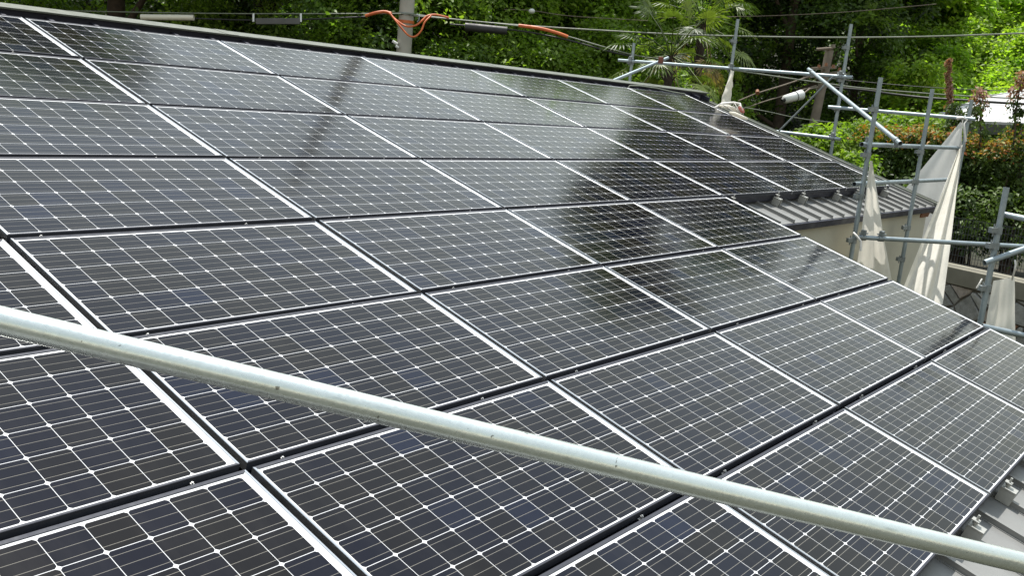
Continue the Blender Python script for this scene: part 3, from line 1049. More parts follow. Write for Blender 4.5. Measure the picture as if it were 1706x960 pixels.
# ------------------------------------------------------------------ foliage
def leaf_mesh(name, C, N, D, L, W, tint, mat, parent=None, loc=(0, 0, 0), fold=0.16):
    """one mesh of many leaves: two blades folded along a midrib"""
    n_ = len(C)
    S = np.cross(N, D)
    S /= np.linalg.norm(S, axis=1, keepdims=True) + 1e-9
    L_, W_ = L[:, None], W[:, None]
    base, tip = C - D * L_ * 0.5, C + D * L_ * 0.5
    e1 = C + S * W_ * 0.5 + N * W_ * fold - D * L_ * 0.06
    e2 = C - S * W_ * 0.5 + N * W_ * fold - D * L_ * 0.06
    V = np.stack([base, e1, tip, e2], 1).reshape(-1, 3) - np.asarray(loc)
    me = bpy.data.meshes.new(name)
    me.vertices.add(4 * n_)
    me.vertices.foreach_set('co', V.ravel().astype(np.float32))
    k = np.arange(n_) * 4
    tri = np.stack([k, k + 1, k + 2, k, k + 2, k + 3], 1).ravel()
    me.loops.add(6 * n_)
    me.loops.foreach_set('vertex_index', tri.astype(np.int32))
    me.polygons.add(2 * n_)
    me.polygons.foreach_set('loop_start', (np.arange(2 * n_) * 3).astype(np.int32))
    me.update(calc_edges=True)
    ca = me.color_attributes.new('tint', 'FLOAT_COLOR', 'CORNER')
    T = np.concatenate([tint, np.ones((n_, 1))], 1)
    ca.data.foreach_set('color', np.repeat(T, 6, axis=0).ravel().astype(np.float32))
    me.materials.append(mat)
    o = bpy.data.objects.new(name, me)
    col.objects.link(o)
    if parent is not None: o.parent = parent
    else: o.location = loc
    return o


def unit(a): return a / (np.linalg.norm(a, axis=-1, keepdims=True) + 1e-9)


def sprays(cent, outw, n_leaf, rad_s, leaf, pal, r_, droop=0.35, flat=0.35, var=0.28, upmix=0.8, tone=None):
    """leaf sprays: a flattened tuft of leaves round each centre; returns arrays for leaf_mesh"""
    k = len(cent)
    n_ = k * n_leaf
    idx = np.repeat(np.arange(k), n_leaf)
    nn = unit(outw * (1 - upmix) + np.array([0, 0, 1.0]) * upmix + r_.normal(0, 0.28, (k, 3)))
    o_ = unit(outw + r_.normal(0, 0.35, (k, 3)))
    t1 = unit(np.cross(nn, o_))
    t2 = np.cross(t1, nn)
    rr = rad_s * r_.uniform(0.6, 1.35, k)
    a, q = r_.uniform(0, 6.283, n_), np.sqrt(r_.uniform(0, 1, n_))
    R_ = rr[idx]
    P = cent[idx] + (t1[idx] * np.cos(a)[:, None] + t2[idx] * np.sin(a)[:, None]) * (R_ * q)[:, None] + nn[idx] * (r_.normal(0, flat, n_) * R_)[:, None]
    P[:, 2] -= droop * R_ * q * q
    N = unit(nn[idx] + r_.normal(0, 0.45, (n_, 3)))
    D = unit((P - cent[idx]) + r_.normal(0, 0.25, (n_, 3)) * R_[:, None] + np.array([0, 0, -0.12]))
    D = unit(D - N * np.sum(D * N, 1, keepdims=True))
    L = leaf * r_.uniform(0.7, 1.35, n_)
    W = L * r_.uniform(0.45, 0.62, n_)
    ci = r_.integers(0, len(pal), k)[idx]
    tint = (np.asarray(pal)[ci] if tone is None else (0.35 * np.asarray(pal)[ci] + 0.65 * tone[idx])) * r_.uniform(1 - var, 1 + var, n_)[:, None] * r_.uniform(0.85, 1.15, k)[idx][:, None]
    return P, N, D, L, W, tint


def tree(name, label, base, top, radius, pal, seed, crown_z=None, n_spray=260, n_leaf=60, leaf=0.125, spray_r=0.36, mat=None, lobes=9, cat='tree', group=None, detail_to=3.6, upmix=0.7, clump=1.0, face=0.5):
    r_ = np.random.default_rng(seed)
    base = np.array([base[0], base[1], gz(base[0], base[1])])
    H = top - base[2]
    z0 = base[2] + 0.22 * H if crown_z is None else crown_z
    t = empty(name, tuple(base), label, cat, group)
    # lobes of the crown
    cs, rs = [], []
    for k in range(lobes):
        f_ = (k + 0.5) / lobes
        z = z0 + (top - z0) * f_
        spread = radius * math.sin(math.pi * (0.14 + 0.80 * f_) ** 0.85) * 0.72
        a = k * 2.4 + r_.uniform(-.5, .5)
        cs.append([base[0] + spread * math.cos(a), base[1] + spread * math.sin(a), z])
        rs.append(radius * r_.uniform(0.38, 0.58))
    cs.append([base[0], base[1], (z0 + top) / 2])
    rs.append(radius * 0.7)
    cs, rs = np.array(cs), np.array(rs)
    rs = np.minimum(rs, np.maximum(0.6, (top - cs[:, 2]) * 0.9 + 0.3))
    b = MB()
    b.tube([base - [0, 0, .3], base + [0.06, 0.03, H * .25], base + [-.05, .08, H * .5], base + [0.02, 0, H * .82]], [radius * .075, radius * .06, radius * .042, radius * .012], 10)
    for c_ in cs[:-1]:
        s = base + np.array([0, 0, max(0.6, (c_[2] - base[2]) * 0.62)])
        mid = (s + c_) / 2 + r_.normal(0, 0.15, 3)
        b.tube([s, mid, c_], [radius * .03, radius * .02, radius * .006], 6)
    b.build('trunk', M['bark'], t)
    # clumps on the lobes, sprays on the upper outer side of each clump; coarser leaves high up
    tocam = unit(CAM - base)
    nc = int(n_spray * 0.2)
    li = r_.choice(len(cs), nc, p=rs ** 2 / np.sum(rs ** 2))
    cd_ = unit(r_.normal(0, 1, (nc, 3)) + tocam * 0.35)
    cd_[:, 2] = np.where(cd_[:, 2] < -0.45, -cd_[:, 2], cd_[:, 2])
    cc = cs[li] + cd_ * (rs[li] * r_.uniform(0.75, 1.1, nc))[:, None] * np.array([1, 1, .85])
    ns = 7
    ci_ = np.repeat(np.arange(nc), ns)
    cr_ = (r_.uniform(0.45, 0.95, nc) * clump)[ci_]
    sd_ = unit(r_.normal(0, 1, (nc * ns, 3)) + cd_[ci_] * 0.7 + [0, 0, 0.55])
    cent = cc[ci_] + sd_ * cr_[:, None] * np.array([1, 1, .7])
    out_ = unit(sd_ + 0.5 * cd_[ci_])
    tone = np.asarray(pal)[r_.integers(0, len(pal), nc)]
    low = cent[:, 2] < detail_to
    out_ = unit(out_ + tocam * face)
    arr = [sprays(cent[low], out_[low], n_leaf, spray_r, leaf, pal, r_, upmix=upmix, tone=tone[ci_[low]])]
    if (~low).any(): arr.append(sprays(cent[~low], out_[~low], max(8, int(n_leaf * 0.75)), spray_r * 1.5, leaf * 2.2, pal, r_, upmix=upmix, tone=tone[ci_[~low]]))
    arr = [np.concatenate(x) for x in zip(*arr)]
    leaf_mesh('crown', *arr, mat or M['leaf'], t, loc=tuple(base))
    return t


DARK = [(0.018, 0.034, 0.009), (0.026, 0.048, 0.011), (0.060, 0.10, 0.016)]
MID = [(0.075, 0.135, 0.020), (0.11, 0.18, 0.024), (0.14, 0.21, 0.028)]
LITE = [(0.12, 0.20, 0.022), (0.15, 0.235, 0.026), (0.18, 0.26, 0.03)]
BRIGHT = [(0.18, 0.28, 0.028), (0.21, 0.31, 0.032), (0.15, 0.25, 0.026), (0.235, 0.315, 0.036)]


def B(px, d): return at(px, 150, d)[:2]


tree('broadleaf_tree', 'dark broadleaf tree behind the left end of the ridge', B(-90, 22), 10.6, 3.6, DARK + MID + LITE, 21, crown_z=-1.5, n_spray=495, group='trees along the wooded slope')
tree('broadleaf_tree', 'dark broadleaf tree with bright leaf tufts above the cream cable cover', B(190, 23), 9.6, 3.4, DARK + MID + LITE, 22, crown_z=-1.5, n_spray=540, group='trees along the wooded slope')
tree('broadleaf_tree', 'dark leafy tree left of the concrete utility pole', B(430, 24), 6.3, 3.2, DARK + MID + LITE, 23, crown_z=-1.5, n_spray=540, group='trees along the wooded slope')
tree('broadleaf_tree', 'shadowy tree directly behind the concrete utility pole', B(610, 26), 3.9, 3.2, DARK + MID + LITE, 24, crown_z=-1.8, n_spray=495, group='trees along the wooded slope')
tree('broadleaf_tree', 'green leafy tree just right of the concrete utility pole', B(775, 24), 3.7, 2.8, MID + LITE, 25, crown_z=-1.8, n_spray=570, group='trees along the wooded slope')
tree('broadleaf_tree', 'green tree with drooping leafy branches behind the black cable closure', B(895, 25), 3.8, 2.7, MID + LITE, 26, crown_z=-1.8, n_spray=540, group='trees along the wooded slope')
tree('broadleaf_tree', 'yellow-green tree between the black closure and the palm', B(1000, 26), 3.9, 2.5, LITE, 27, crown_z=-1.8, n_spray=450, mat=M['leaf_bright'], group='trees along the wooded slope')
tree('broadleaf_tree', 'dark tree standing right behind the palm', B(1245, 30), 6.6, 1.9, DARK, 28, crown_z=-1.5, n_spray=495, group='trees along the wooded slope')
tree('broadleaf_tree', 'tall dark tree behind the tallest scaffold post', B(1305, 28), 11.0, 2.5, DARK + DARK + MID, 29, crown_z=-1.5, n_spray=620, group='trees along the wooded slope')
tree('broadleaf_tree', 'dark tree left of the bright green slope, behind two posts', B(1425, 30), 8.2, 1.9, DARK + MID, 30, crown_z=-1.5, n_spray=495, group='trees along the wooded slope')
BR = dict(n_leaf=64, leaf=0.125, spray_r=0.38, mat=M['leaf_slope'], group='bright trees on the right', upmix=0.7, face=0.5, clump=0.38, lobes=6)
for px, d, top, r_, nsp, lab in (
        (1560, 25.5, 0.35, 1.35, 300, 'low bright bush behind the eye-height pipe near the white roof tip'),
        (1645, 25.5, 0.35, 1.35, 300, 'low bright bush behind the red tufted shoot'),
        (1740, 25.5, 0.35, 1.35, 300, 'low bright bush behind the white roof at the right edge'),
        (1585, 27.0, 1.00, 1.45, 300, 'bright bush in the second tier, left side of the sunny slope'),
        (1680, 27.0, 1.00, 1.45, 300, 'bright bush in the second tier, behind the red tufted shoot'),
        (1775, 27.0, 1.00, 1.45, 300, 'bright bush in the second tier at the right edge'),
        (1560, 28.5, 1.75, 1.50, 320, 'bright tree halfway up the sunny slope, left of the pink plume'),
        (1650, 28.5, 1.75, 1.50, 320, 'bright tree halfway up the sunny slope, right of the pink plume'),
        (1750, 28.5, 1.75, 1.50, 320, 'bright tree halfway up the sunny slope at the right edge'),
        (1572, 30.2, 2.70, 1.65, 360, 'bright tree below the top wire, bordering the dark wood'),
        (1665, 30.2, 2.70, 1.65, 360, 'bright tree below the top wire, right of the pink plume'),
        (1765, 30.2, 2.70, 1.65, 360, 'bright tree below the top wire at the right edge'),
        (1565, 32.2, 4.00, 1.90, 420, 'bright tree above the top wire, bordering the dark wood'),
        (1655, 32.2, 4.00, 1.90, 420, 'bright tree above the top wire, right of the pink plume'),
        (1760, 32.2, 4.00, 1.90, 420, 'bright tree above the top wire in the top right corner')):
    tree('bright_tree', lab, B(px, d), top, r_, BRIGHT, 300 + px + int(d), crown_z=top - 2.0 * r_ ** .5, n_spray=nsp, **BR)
FR = dict(n_leaf=60, leaf=0.12, spray_r=0.34, mat=M['leaf_bright'], group='bushes behind the ridge', upmix=0.65, face=0.7, clump=0.75, lobes=6, cat='bush')
for px, d, top, r_, pal, lab in (
        (725, 21.8, -0.05, 1.0, MID, 'low green bush just right of the concrete pole'),
        (800, 22.0, 0.35, 1.2, MID + LITE, 'green bush with lit top under the black closure'),
        (905, 22.5, 0.45, 1.3, LITE, 'bright green bush left of the short scaffold post'),
        (985, 23.0, 0.9, 1.2, LITE, 'yellow-green bush rising just left of the palm fronds'),
        (560, 22.0, 0.55, 1.2, DARK + LITE, 'dark bush left of the concrete pole, behind the ridge'),
        (345, 23.0, 0.9, 1.3, DARK + LITE, 'dark bush between the cream cover and the terminal box')):
    tree('leafy_bush', lab, B(px, d), top, r_, pal, 500 + px, crown_z=top - 2.2 * r_ ** .5, n_spray=330, **FR)
BACKN = ['far left', 'left of the cream cable cover', 'right of the cream cable cover', 'left of the concrete pole', 'right of the concrete pole', 'above the black closure', 'left of the palm', 'right of the palm', 'behind the street lamp', 'left of the bright trees']
for k, px in enumerate((-40, 150, 330, 520, 700, 860, 1010, 1190, 1380, 1530)):
    tree('distant_tree', 'dim woodland tree farther back, seen through gaps ' + BACKN[k], B(px, 36 + (k % 3) * 2), 4.6, 3.9, DARK, 50 + k, crown_z=-2.0, n_spray=170, n_leaf=40, leaf=0.22, spray_r=0.6, clump=1.3, group='trees deeper in the wood')


def palm(label, crown_c, seed, nf=26, R_=1.15):
    r_ = np.random.default_rng(seed)
    c_ = np.asarray(crown_c, float)
    g = gz(c_[0], c_[1])
    t = empty('fan_palm', (c_[0], c_[1], g), label, 'palm tree')
    b = MB()
    H = c_[2] - g
    b.tube([(c_[0], c_[1], g - .2), (c_[0] + .04, c_[1], g + H * .5), (c_[0], c_[1], c_[2])], [0.09, 0.09, 0.08], 12)
    for k in range(70):                                # old leaf bases and fibre
        z = g + H * (0.35 + 0.65 * r_.random())
        a = r_.uniform(0, 6.283)
        p = np.array([c_[0] + .07 * math.cos(a), c_[1] + .07 * math.sin(a), z])
        b.tube([p, p + [.09 * math.cos(a), .09 * math.sin(a), .12]], [.025, .006], 5)
    b.build('trunk', M['palm_trunk'], t)
    for k in range(nf):
        f_ = k / (nf - 1)
        a = k * 2.4 + r_.uniform(-.3, .3)
        el = rad(70 - 125 * f_ ** 0.9)
        out = np.array([math.cos(a), math.sin(a), 0])
        pl = R_ * r_.uniform(0.6, 1.05)
        tip = c_ + (out * math.cos(el) + np.array([0, 0, math.sin(el)])) * pl + [0, 0, -0.10 * pl]
        mid = (c_ + tip) / 2 + [0, 0, 0.09]
        fd = unit(tip - mid)
        nrm_ = unit(np.array([0, 0, 1.0]) * 0.9 + out * 0.35 + r_.normal(0, .15, 3))
        nrm_ = unit(nrm_ - fd * (nrm_ @ fd))
        side = np.cross(nrm_, fd)
        dead = f_ > 0.86
        basec = np.array([0.24, 0.18, 0.08]) if dead else np.array(random.choice([(0.09, 0.13, 0.024), (0.125, 0.17, 0.03), (0.045, 0.075, 0.016)]))
        nb = 20
        C_, N_, D_, L_, W_, T_ = [], [], [], [], [], []
        for q in range(nb):
            th = rad(-118 + 236 * q / (nb - 1))
            d0 = fd * math.cos(th) + side * math.sin(th)
            Lb = R_ * 0.36 * (0.78 + 0.22 * math.cos(th)) * r_.uniform(.92, 1.06)
            # two segments per blade, the outer one drooping
            p0, d1 = tip, unit(d0 + np.array([0, 0, -0.12]))
            p1 = p0 + d1 * Lb * 0.62
            d2 = unit(d1 + np.array([0, 0, -0.75]) * r_.uniform(.5, 1.2))
            p2 = p1 + d2 * Lb * 0.5
            for pa, pb, w in ((p0, p1 + d1 * .05, .040), (p1 - d1 * .06, p2, .034)):
                dd = unit(pb - pa)
                nn = unit(nrm_ - dd * (nrm_ @ dd) + r_.normal(0, .12, 3))
                C_.append((pa + pb) / 2); N_.append(nn); D_.append(dd); L_.append(np.linalg.norm(pb - pa)); W_.append(w); T_.append(basec * r_.uniform(.8, 1.2))
        fo = leaf_mesh('frond', *map(np.array, (C_, N_, D_, L_, W_, T_)), M['leaf_palm'], t, loc=(c_[0], c_[1], g))
        sb = MB()
        sb.tube([c_, mid, tip], [.014, .011, .008], 6)
        so = sb.build('leaf_stalk', M['leaf_palm'], t)
        so.parent = fo
        ca = so.data.color_attributes.new('tint', 'FLOAT_COLOR', 'CORNER')
        ca.data.foreach_set('color', [*(basec * .9), 1.0] * len(so.data.loops))


palm('fan palm behind the ridge with drooping strap-like fronds', at(1118, 92, 19.5), 5, nf=22, R_=1.25)
palm('second fan palm, standing higher behind the first, top cut by the frame', at(1172, 40, 21.0), 6, nf=22, R_=1.25)


def shrub(name, label, c_, size, pal, seed, n_spray=120, n_leaf=36, leaf=0.09, spray_r=0.22, top_pal=None, top_from=0.72, mat=None, cat='shrub', group=None):
    r_ = np.random.default_rng(seed)
    c_ = np.asarray(c_, float)
    g = gz(c_[0], c_[1])
    t = empty(name, (c_[0], c_[1], g), label, cat, group)
    P = r_.uniform(-1, 1, (n_spray, 3))
    nn = np.linalg.norm(P, axis=1, keepdims=True)
    P = P / np.maximum(1e-3, np.abs(P).max(1, keepdims=True)) * r_.uniform(0.55, 1.0, (n_spray, 1))
    P += r_.normal(0, .05, P.shape)
    cent = c_ + P * np.asarray(size)
    arr = list(sprays(cent, unit(P), n_leaf, spray_r, leaf, pal, r_, upmix=0.72))
    if top_pal is not None:
        hz = (arr[0][:, 2] - c_[2]) / size[2] + r_.normal(0, 0.16, len(arr[0]))
        sel = hz > top_from
        tp = np.asarray(top_pal)[r_.integers(0, len(top_pal), sel.sum())] * r_.uniform(.75, 1.25, (sel.sum(), 1))
        arr[5][sel] = tp
    leaf_mesh('leaves', *arr, mat or M['leaf_hedge'], t, loc=(c_[0], c_[1], g))
    b = MB()
    for k in range(5):
        q = c_ + r_.uniform(-.6, .6, 3) * np.asarray(size)
        b.tube([(c_[0] + r_.uniform(-.2, .2) * size[0], c_[1] + r_.uniform(-.2, .2) * size[1], g - .1), tuple((c_ + q) / 2 * [1, 1, 1]), tuple(q)], [.03, .02, .008], 6)
    b.build('stems', M['bark'], t)
    return t


HEDGE = [(0.040, 0.070, 0.018), (0.060, 0.10, 0.02), (0.08, 0.125, 0.026)]
RED = [(0.34, 0.11, 0.035), (0.36, 0.18, 0.04), (0.24, 0.20, 0.04), (0.15, 0.19, 0.035), (0.10, 0.15, 0.03)]
GREENTOP = [(0.09, 0.15, 0.03), (0.12, 0.17, 0.03)]
GH = 'clipped photinia hedge bushes'
for k, (px, py, d, sx, sz, lab) in enumerate((
        (1478, 262, 18.6, 0.62, 0.52, 'red-tipped hedge bush behind the slanting pipe end'),
        (1552, 262, 18.2, 0.62, 0.50, 'red-tipped hedge bush between two posts above the grey sheet'),
        (1632, 292, 17.6, 0.52, 0.62, 'orange-tipped hedge bush just right of the far corner post'),
        (1712, 286, 17.4, 0.62, 0.66, 'orange-tipped hedge bush at the right edge above the mesh fence'))):
    c_ = at(px, py, d)
    shrub('hedge_bush', lab, c_, (sx, sx, sz), HEDGE, 70 + k, 210, 40, 0.075, 0.17, RED, 0.62, group=GH)
for k, (px, py, d, sx, sz, lab) in enumerate((
        (1600, 352, 17.2, 0.7, 0.55, 'dark lower shrub behind the mesh fence near the bunched sheet'),
        (1690, 365, 16.9, 0.7, 0.50, 'dark lower shrub behind the mesh fence at the right edge'),
        (1500, 330, 18.2, 0.8, 0.5, 'shaded shrub seen past the roof corner under the hedge'))):
    shrub('low_shrub', lab, at(px, py, d), (sx, sx, sz), HEDGE, 80 + k, 110, 34, 0.085, 0.22, group='shaded shrubs behind the fence')
shrub('leafy_shrub', 'light green shrub under the eye-height pipe left of the hedge', at(1452, 232, 19.4), (0.55, 0.5, 0.28), LITE, 90, 90, 36, 0.10, 0.22, mat=M['leaf_bright'])
shrub('leafy_shrub', 'light green shrub between two posts in front of the white roof tip', at(1528, 218, 21.0), (0.85, 0.6, 0.30), LITE, 91, 150, 36, 0.11, 0.25, mat=M['leaf_bright'])
shrub('leafy_shrub', 'small bright shrub beside the roof verge at the foot of the dark pole', at(1368, 236, 18.0), (0.35, 0.3, 0.22), LITE, 92, 50, 30, 0.10, 0.2, mat=M['leaf_bright'])
shrub('leafy_shrub', 'green leaves low beside the post where the verge meets the hedge', at(1428, 280, 17.6), (0.35, 0.3, 0.22), LITE, 93, 60, 30, 0.09, 0.18, mat=M['leaf_bright'])
shrub('leafy_shrub', 'yellow-green shrub against the dark trees above the left post pair', at(1530, 140, 25.0), (0.5, 0.6, 0.5), BRIGHT, 94, 90, 34, 0.12, 0.28, mat=M['leaf_bright'])


def shoot(label, pts, d, seed, red, body=True):
    """upright photinia leader: thin stem, dark leaves below, coloured new growth on top"""
    r_ = np.random.default_rng(seed)
    P = [at(px, py, d) for px, py in pts]
    g = gz(P[0][0], P[0][1])
    t = empty('photinia_shoot', (P[0][0], P[0][1], g), label, 'shrub', 'upright photinia shoots')
    b = MB()
    b.tube([(P[0][0], P[0][1], g)] + P, [0.03] + [0.018] * (len(P) - 1) + [0.006], 7)
    b.build('stem', M['bark'], t)
    n_ = 26
    f_ = np.linspace(0.0, 1.0, n_)
    line = np.array([np.asarray(P[0]) + (np.asarray(P[-1]) - np.asarray(P[0])) * x for x in f_])
    wid = 0.17 * (1 - f_) ** 0.8 + 0.01 if body else 0.015 + 0 * f_
    cent = line + r_.normal(0, 1, (n_, 3)) * wid[:, None] * [1, 1, .3]
    arr = list(sprays(cent, unit(cent - line + [0, 0, .02]), 34, 0.11 if body else 0.07, 0.065, HEDGE + [(0.05, 0.075, 0.02)], r_, upmix=.4))
    fz = np.repeat(f_, 34)
    sel = fz + r_.normal(0, .06, len(fz)) > red
    arr[5][sel] = np.array([[0.34, 0.18, 0.14], [0.38, 0.25, 0.20], [0.26, 0.11, 0.08]])[r_.integers(0, 3, sel.sum())]
    leaf_mesh('leaves', *arr, M['leaf_hedge'], t, loc=(P[0][0], P[0][1], g))


shoot('thin plume with dull pink new leaves, against the bright trees', [(1583, 215), (1584, 165), (1580, 100)], 18.5, 101, 0.3, body=False)
shoot('dark leafy shoot with a red tuft on top, before the white roof', [(1634, 232), (1634, 195), (1632, 150)], 17.5, 102, 0.72)
shoot('shoot with dull pink tip at the right edge, before the white roof', [(1690, 232), (1692, 190), (1703, 122)], 17.0, 103, 0.62)
shoot('dark leafy shoot left of the far corner post, no red on it', [(1588, 240), (1592, 205), (1590, 175)], 17.8, 105, 1.5)

# ------------------------------------------------------------------ utility pole, street lamp pole, wires
pp = at(676, 40, 20.5)
t = empty('utility_pole', (pp[0], pp[1], gz(pp[0], pp[1])), 'round grey concrete utility pole behind the ridge', 'utility pole')
b = MB()
b.tube([(pp[0], pp[1], gz(pp[0], pp[1]) - .3), (pp[0], pp[1], 8.4)], [0.175, 0.125], 24)
b.build('pole', M['concrete_pole'], t)
b = MB()
zc = at(676, 36, 20.5)[2]
b.tube([(pp[0], pp[1], zc - .03), (pp[0], pp[1], zc + .03)], 0.172, 24)
b.build('band', M['orange'], t)
b = MB()
zc2 = at(676, 23, 20.5)[2]
b.tube([(pp[0], pp[1], zc2 - .025), (pp[0], pp[1], zc2 + .025)], 0.170, 24)
b.tube([at(690, 24, 20.3), at(699, 24, 20.25), at(698, 33, 20.25), at(695, 36, 20.25)], 0.016, 8)
b.build('steel_bracket', M['coupler'], t)
b = MB()
for q in ((654, 68), (657, 70), (659, 76)):
    p = at(*q, 20.4)
    b.tube([p, p + [0.05, -0.04, -.03]], 0.03, 8)
b.build('step_bolt', M['lamp'], t)
b = MB()                                              # crossarms high above the picture
for z in (6.6, 7.6):
    b.bar((pp[0] - .8, pp[1] + .55, z), (pp[0] + .8, pp[1] - .55, z), .08, .08)
b.build('crossarm', M['coupler'], t)


def wire(pts, label, r=0.011, mat=None, sagn=0.0, cat='cable', group='overhead cables behind the roof', name='overhead_cable'):
    """cable through image points given as (px, py, depth), smoothed"""
    P = [np.asarray(at(*p)) for p in pts]
    out = []
    for k in range(len(P) - 1):
        p0, p1, p2, p3 = P[max(k - 1, 0)], P[k], P[k + 1], P[min(k + 2, len(P) - 1)]
        for s in range(8):
            u = s / 8
            out.append(0.5 * ((2 * p1) + (-p0 + p2) * u + (2 * p0 - 5 * p1 + 4 * p2 - p3) * u * u + (-p0 + 3 * p1 - 3 * p2 + p3) * u ** 3))
    out.append(P[-1])
    b = MB()
    b.tube(out, r, 7)
    o = b.build(name, mat or M['wire'], loc=tuple(out[0]))
    return tag(o, label, cat, group)


wire([(-60, 14, 20.2), (140, 18, 20.2), (380, 22, 20.2), (676, 22, 20.3)], 'thin wire left of the concrete pole carrying the cream cover', 0.012, M['wire_grey'])
wire([(320, 30, 20.25), (415, 33, 20.25), (500, 32, 20.25), (615, 27, 20.25)], 'black cable sagging under the wire left of the concrete pole', 0.017)
wire([(676, 22, 20.3), (760, 32, 20.2), (860, 41, 20.1), (1000, 50, 20.0), (1136, 57, 19.8), (1290, 61, 19.6), (1420, 62, 19.4), (1560, 60, 19.2), (1780, 52, 19.0)], 'upper green-lit wire running right across the tall posts', 0.016, M['wire_grey'])
wire([(690, 26, 20.2), (770, 33, 20.1), (880, 45, 20.0), (945, 60, 20.0), (1000, 76, 19.9), (1060, 92, 19.9), (1136, 103, 19.8), (1225, 117, 19.8), (1370, 138, 19.7), (1453, 148, 19.6), (1613, 160, 19.4), (1790, 167, 19.2)],
     'lower wire dropping right from the concrete pole under the black closure', 0.014, M['wire_grey'])
wire([(750, 40, 20.15), (860, 50, 20.1), (945, 66, 20.0), (1010, 84, 19.95), (1055, 94, 19.9)], 'black cable hugging the lower wire beyond the closure', 0.018)
wire([(1380, 145, 23.0), (1440, 150, 22.0), (1490, 157, 21.0), (1546, 163, 20.4), (1608, 167, 20.0), (1706, 173, 19.6), (1800, 176, 19.4)], 'thick black cable bundle leaving the dark pole to the right', 0.026)
wire([(1235, 178, 20.0), (1275, 185, 20.0), (1345, 199, 20.2), (1450, 209, 20.4), (1540, 212, 20.6)], 'thin pale wire low in front of the dark pole', 0.009, M['wire_grey'])
wire([(1040, 30, 24.0), (1240, 27, 24.0), (1400, 20, 24.0), (1560, 6, 24.0)], 'faint brown wire high over the tall posts', 0.009, M['wood_pole'])
wire([(1230, 168, 22.0), (1262, 155, 22.3), (1310, 140, 22.8), (1362, 122, 23.3)], 'upper stay wire running down left from the dark pole', 0.016, M['wood_pole'])
wire([(1225, 186, 22.0), (1270, 170, 22.3), (1310, 158, 22.8), (1360, 142, 23.3)], 'lower stay wire running down left from the dark pole', 0.014, M['wood_pole'])
wire([(1380, 130, 23.2), (1460, 138, 22.5), (1560, 146, 21.8), (1706, 152, 21.0), (1800, 154, 20.8)], 'thin wire above the thick cable bundle right of the dark pole', 0.009)
GO = 'orange cable guards on the overhead cables'
wire([(609, 26, 20.15), (625, 21, 20.1), (640, 19, 20.1), (652, 22, 20.05)], 'fat orange cable guard left of the concrete pole', 0.033, M['orange'], cat='cable guard', group=GO, name='cable_guard')
wire([(648, 21, 20.05), (660, 33, 19.95), (676, 43, 19.9), (692, 42, 19.9), (704, 33, 19.95), (712, 26, 20.0), (726, 24, 20.05), (748, 29, 20.1)], 'upper orange guard loop round the front of the concrete pole', 0.021, M['orange'], cat='cable guard', group=GO, name='cable_guard')
wire([(650, 22, 20.0), (664, 40, 19.88), (680, 58, 19.85), (692, 60, 19.85), (702, 50, 19.88), (708, 36, 19.9), (718, 26, 20.0)], 'lower red-orange guard loop hanging before the concrete pole', 0.019, M['orange'], cat='cable guard', group=GO, name='cable_guard')
wire([(864, 42, 19.95), (900, 47, 19.9), (930, 55, 19.9), (946, 61, 19.9)], 'ribbed orange guard on the cable right of the black closure', 0.036, M['orange'], cat='cable guard', group=GO, name='cable_guard')
wire([(235, 28, 20.0), (323, 29, 20.0)], 'cream plastic cable cover above the left part of the ridge', 0.062, M['white_plastic'], cat='cable cover', group=None, name='cable_cover')
wire([(775, 44, 20.0), (815, 48, 20.0), (845, 51, 20.0)], 'black splice closure hanging right of the concrete pole', 0.085, M['wire'], cat='splice closure', group=None, name='splice_closure')
t = empty('terminal_box', tuple(at(463, 36, 20.1)), 'grey-black terminal box hung from the wire right of the cream cover', 'terminal box')
b = MB()
q0, q1 = at(427, 35, 20.1), at(500, 35, 20.1)
b.bar(q0, q1, 0.12, 0.12)
b.build('box', M['grey_plastic'], t, bevel=0.01)
for px in (422, 501):
    b = MB()
    b.bar(at(px, 22, 20.1), at(px, 36, 20.1), 0.035, 0.035)
    b.build('hanger', M['lamp'], t)
b = MB()
q = at(886, 18, 21.5)
bm = bmesh.new()
bmesh.ops.create_icosphere(bm, subdivisions=3, radius=0.07)
me = bpy.data.meshes.new('insulator')
bm.to_mesh(me); bm.free()
for pl in me.polygons: pl.use_smooth = True
me.materials.append(M['lamp'])
o = bpy.data.objects.new('insulator', me)
col.objects.link(o); o.location = q; o.scale = (1, 1, .8)
tag(o, 'small white ball insulator on a thin wire above the black closure', 'insulator')
wire([(840, 15, 21.5), (886, 17, 21.5), (950, 26, 21.5), (1080, 34, 21.7)], 'faint wire holding the white ball insulator', 0.008, M['wood_pole'])

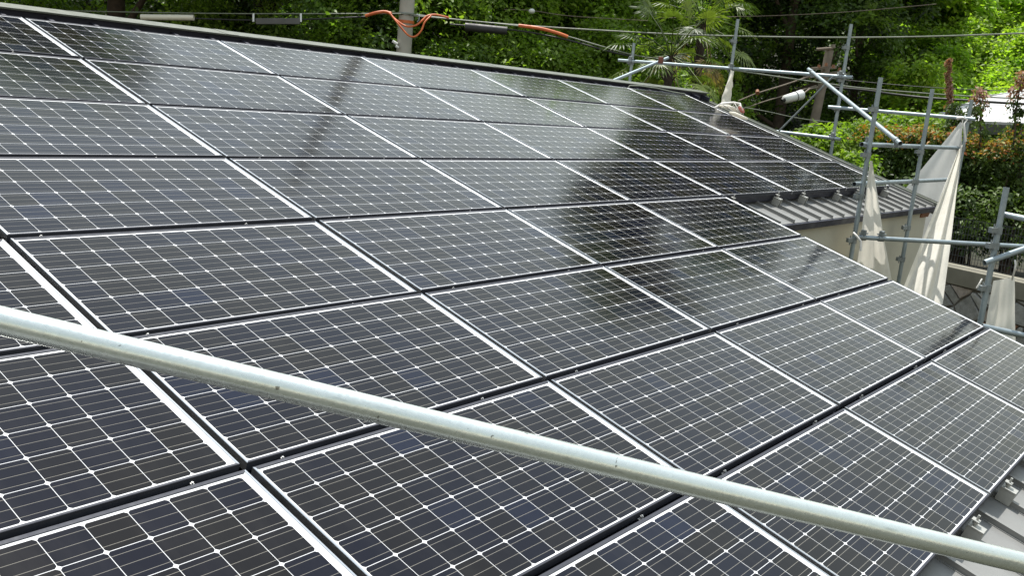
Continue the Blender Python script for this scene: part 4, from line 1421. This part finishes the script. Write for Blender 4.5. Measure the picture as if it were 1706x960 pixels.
# dark pole with a street lamp
s0 = at(1382, 84, 23.5)
s1 = at(1350, 235, 23.5)
t = empty('lamp_pole', (s1[0], s1[1], gz(s1[0], s1[1])), 'brown weathered pole with short top arm behind the scaffold', 'utility pole')
b = MB()
dn = (s1 - s0) / (s0[2] - s1[2])
foot = s0 + dn * (s0[2] - gz(s1[0], s1[1]))
b.tube([foot, s0], [0.13, 0.10], 14)
b.build('pole', M['wood_pole'], t)
b = MB()
b.tube([at(1360, 82, 23.4), at(1388, 80, 23.4)], 0.035, 8)
b.tube([at(1388, 80, 23.4), at(1388, 74, 23.4)], 0.05, 8)
b.build('top_arm', M['wood_pole'], t)
b = MB()
b.bar(at(1340, 128, 23.2), at(1402, 120, 23.6), .09, .07)
b.bar(at(1352, 114, 23.2), at(1392, 112, 23.6), .07, .06)
b.build('crossarm', M['wood_pole'], t)
for k, q in enumerate(((1364, 113), (1376, 110), (1388, 113), (1398, 118))):
    b = MB()
    p = at(*q, 23.3)
    b.tube([p, p + [0, 0, .08]], [0.045, 0.03], 8)
    b.build('insulator', M['soffit'], t)
t = empty('street_lamp', tuple(at(1322, 163, 22.6)), 'white street lamp head tilted below the pole arm', 'street lamp')
b = MB()
l0, l1 = at(1306, 166, 22.5), at(1337, 157, 22.7)
b.tube([l0, l0 + (l1 - l0) * .05, l0 + (l1 - l0) * .5, l0 + (l1 - l0) * .95, l1], [.05, .095, .105, .118, .09], 14)
b.build('housing', M['lamp'], t)
b = MB()
mid = l0 + (l1 - l0) * .62
b.tube([mid - (l1 - l0) * .015, mid + (l1 - l0) * .015], .117, 14)
b.build('band', M['grey_plastic'], t)
b = MB()
b.tube([l0 - (l1 - l0) * .12, l0 + (l1 - l0) * .02], [.04, .06], 12)
b.build('cap', M['wire'], t)
b = MB()
b.tube([l1, at(1348, 148, 23.0), at(1362, 145, 23.4)], .02, 8)
b.build('arm', M['wood_pole'], t)
b = MB()
q = at(1262, 153, 22.2)
b.tube([q - [.05, .03, .03], q + [.05, .03, .03]], [.05, .04], 8)
tag(b.build('insulator', M['soffit'], loc=tuple(q)), 'small brown stay insulator on the upper stay wire', 'insulator')
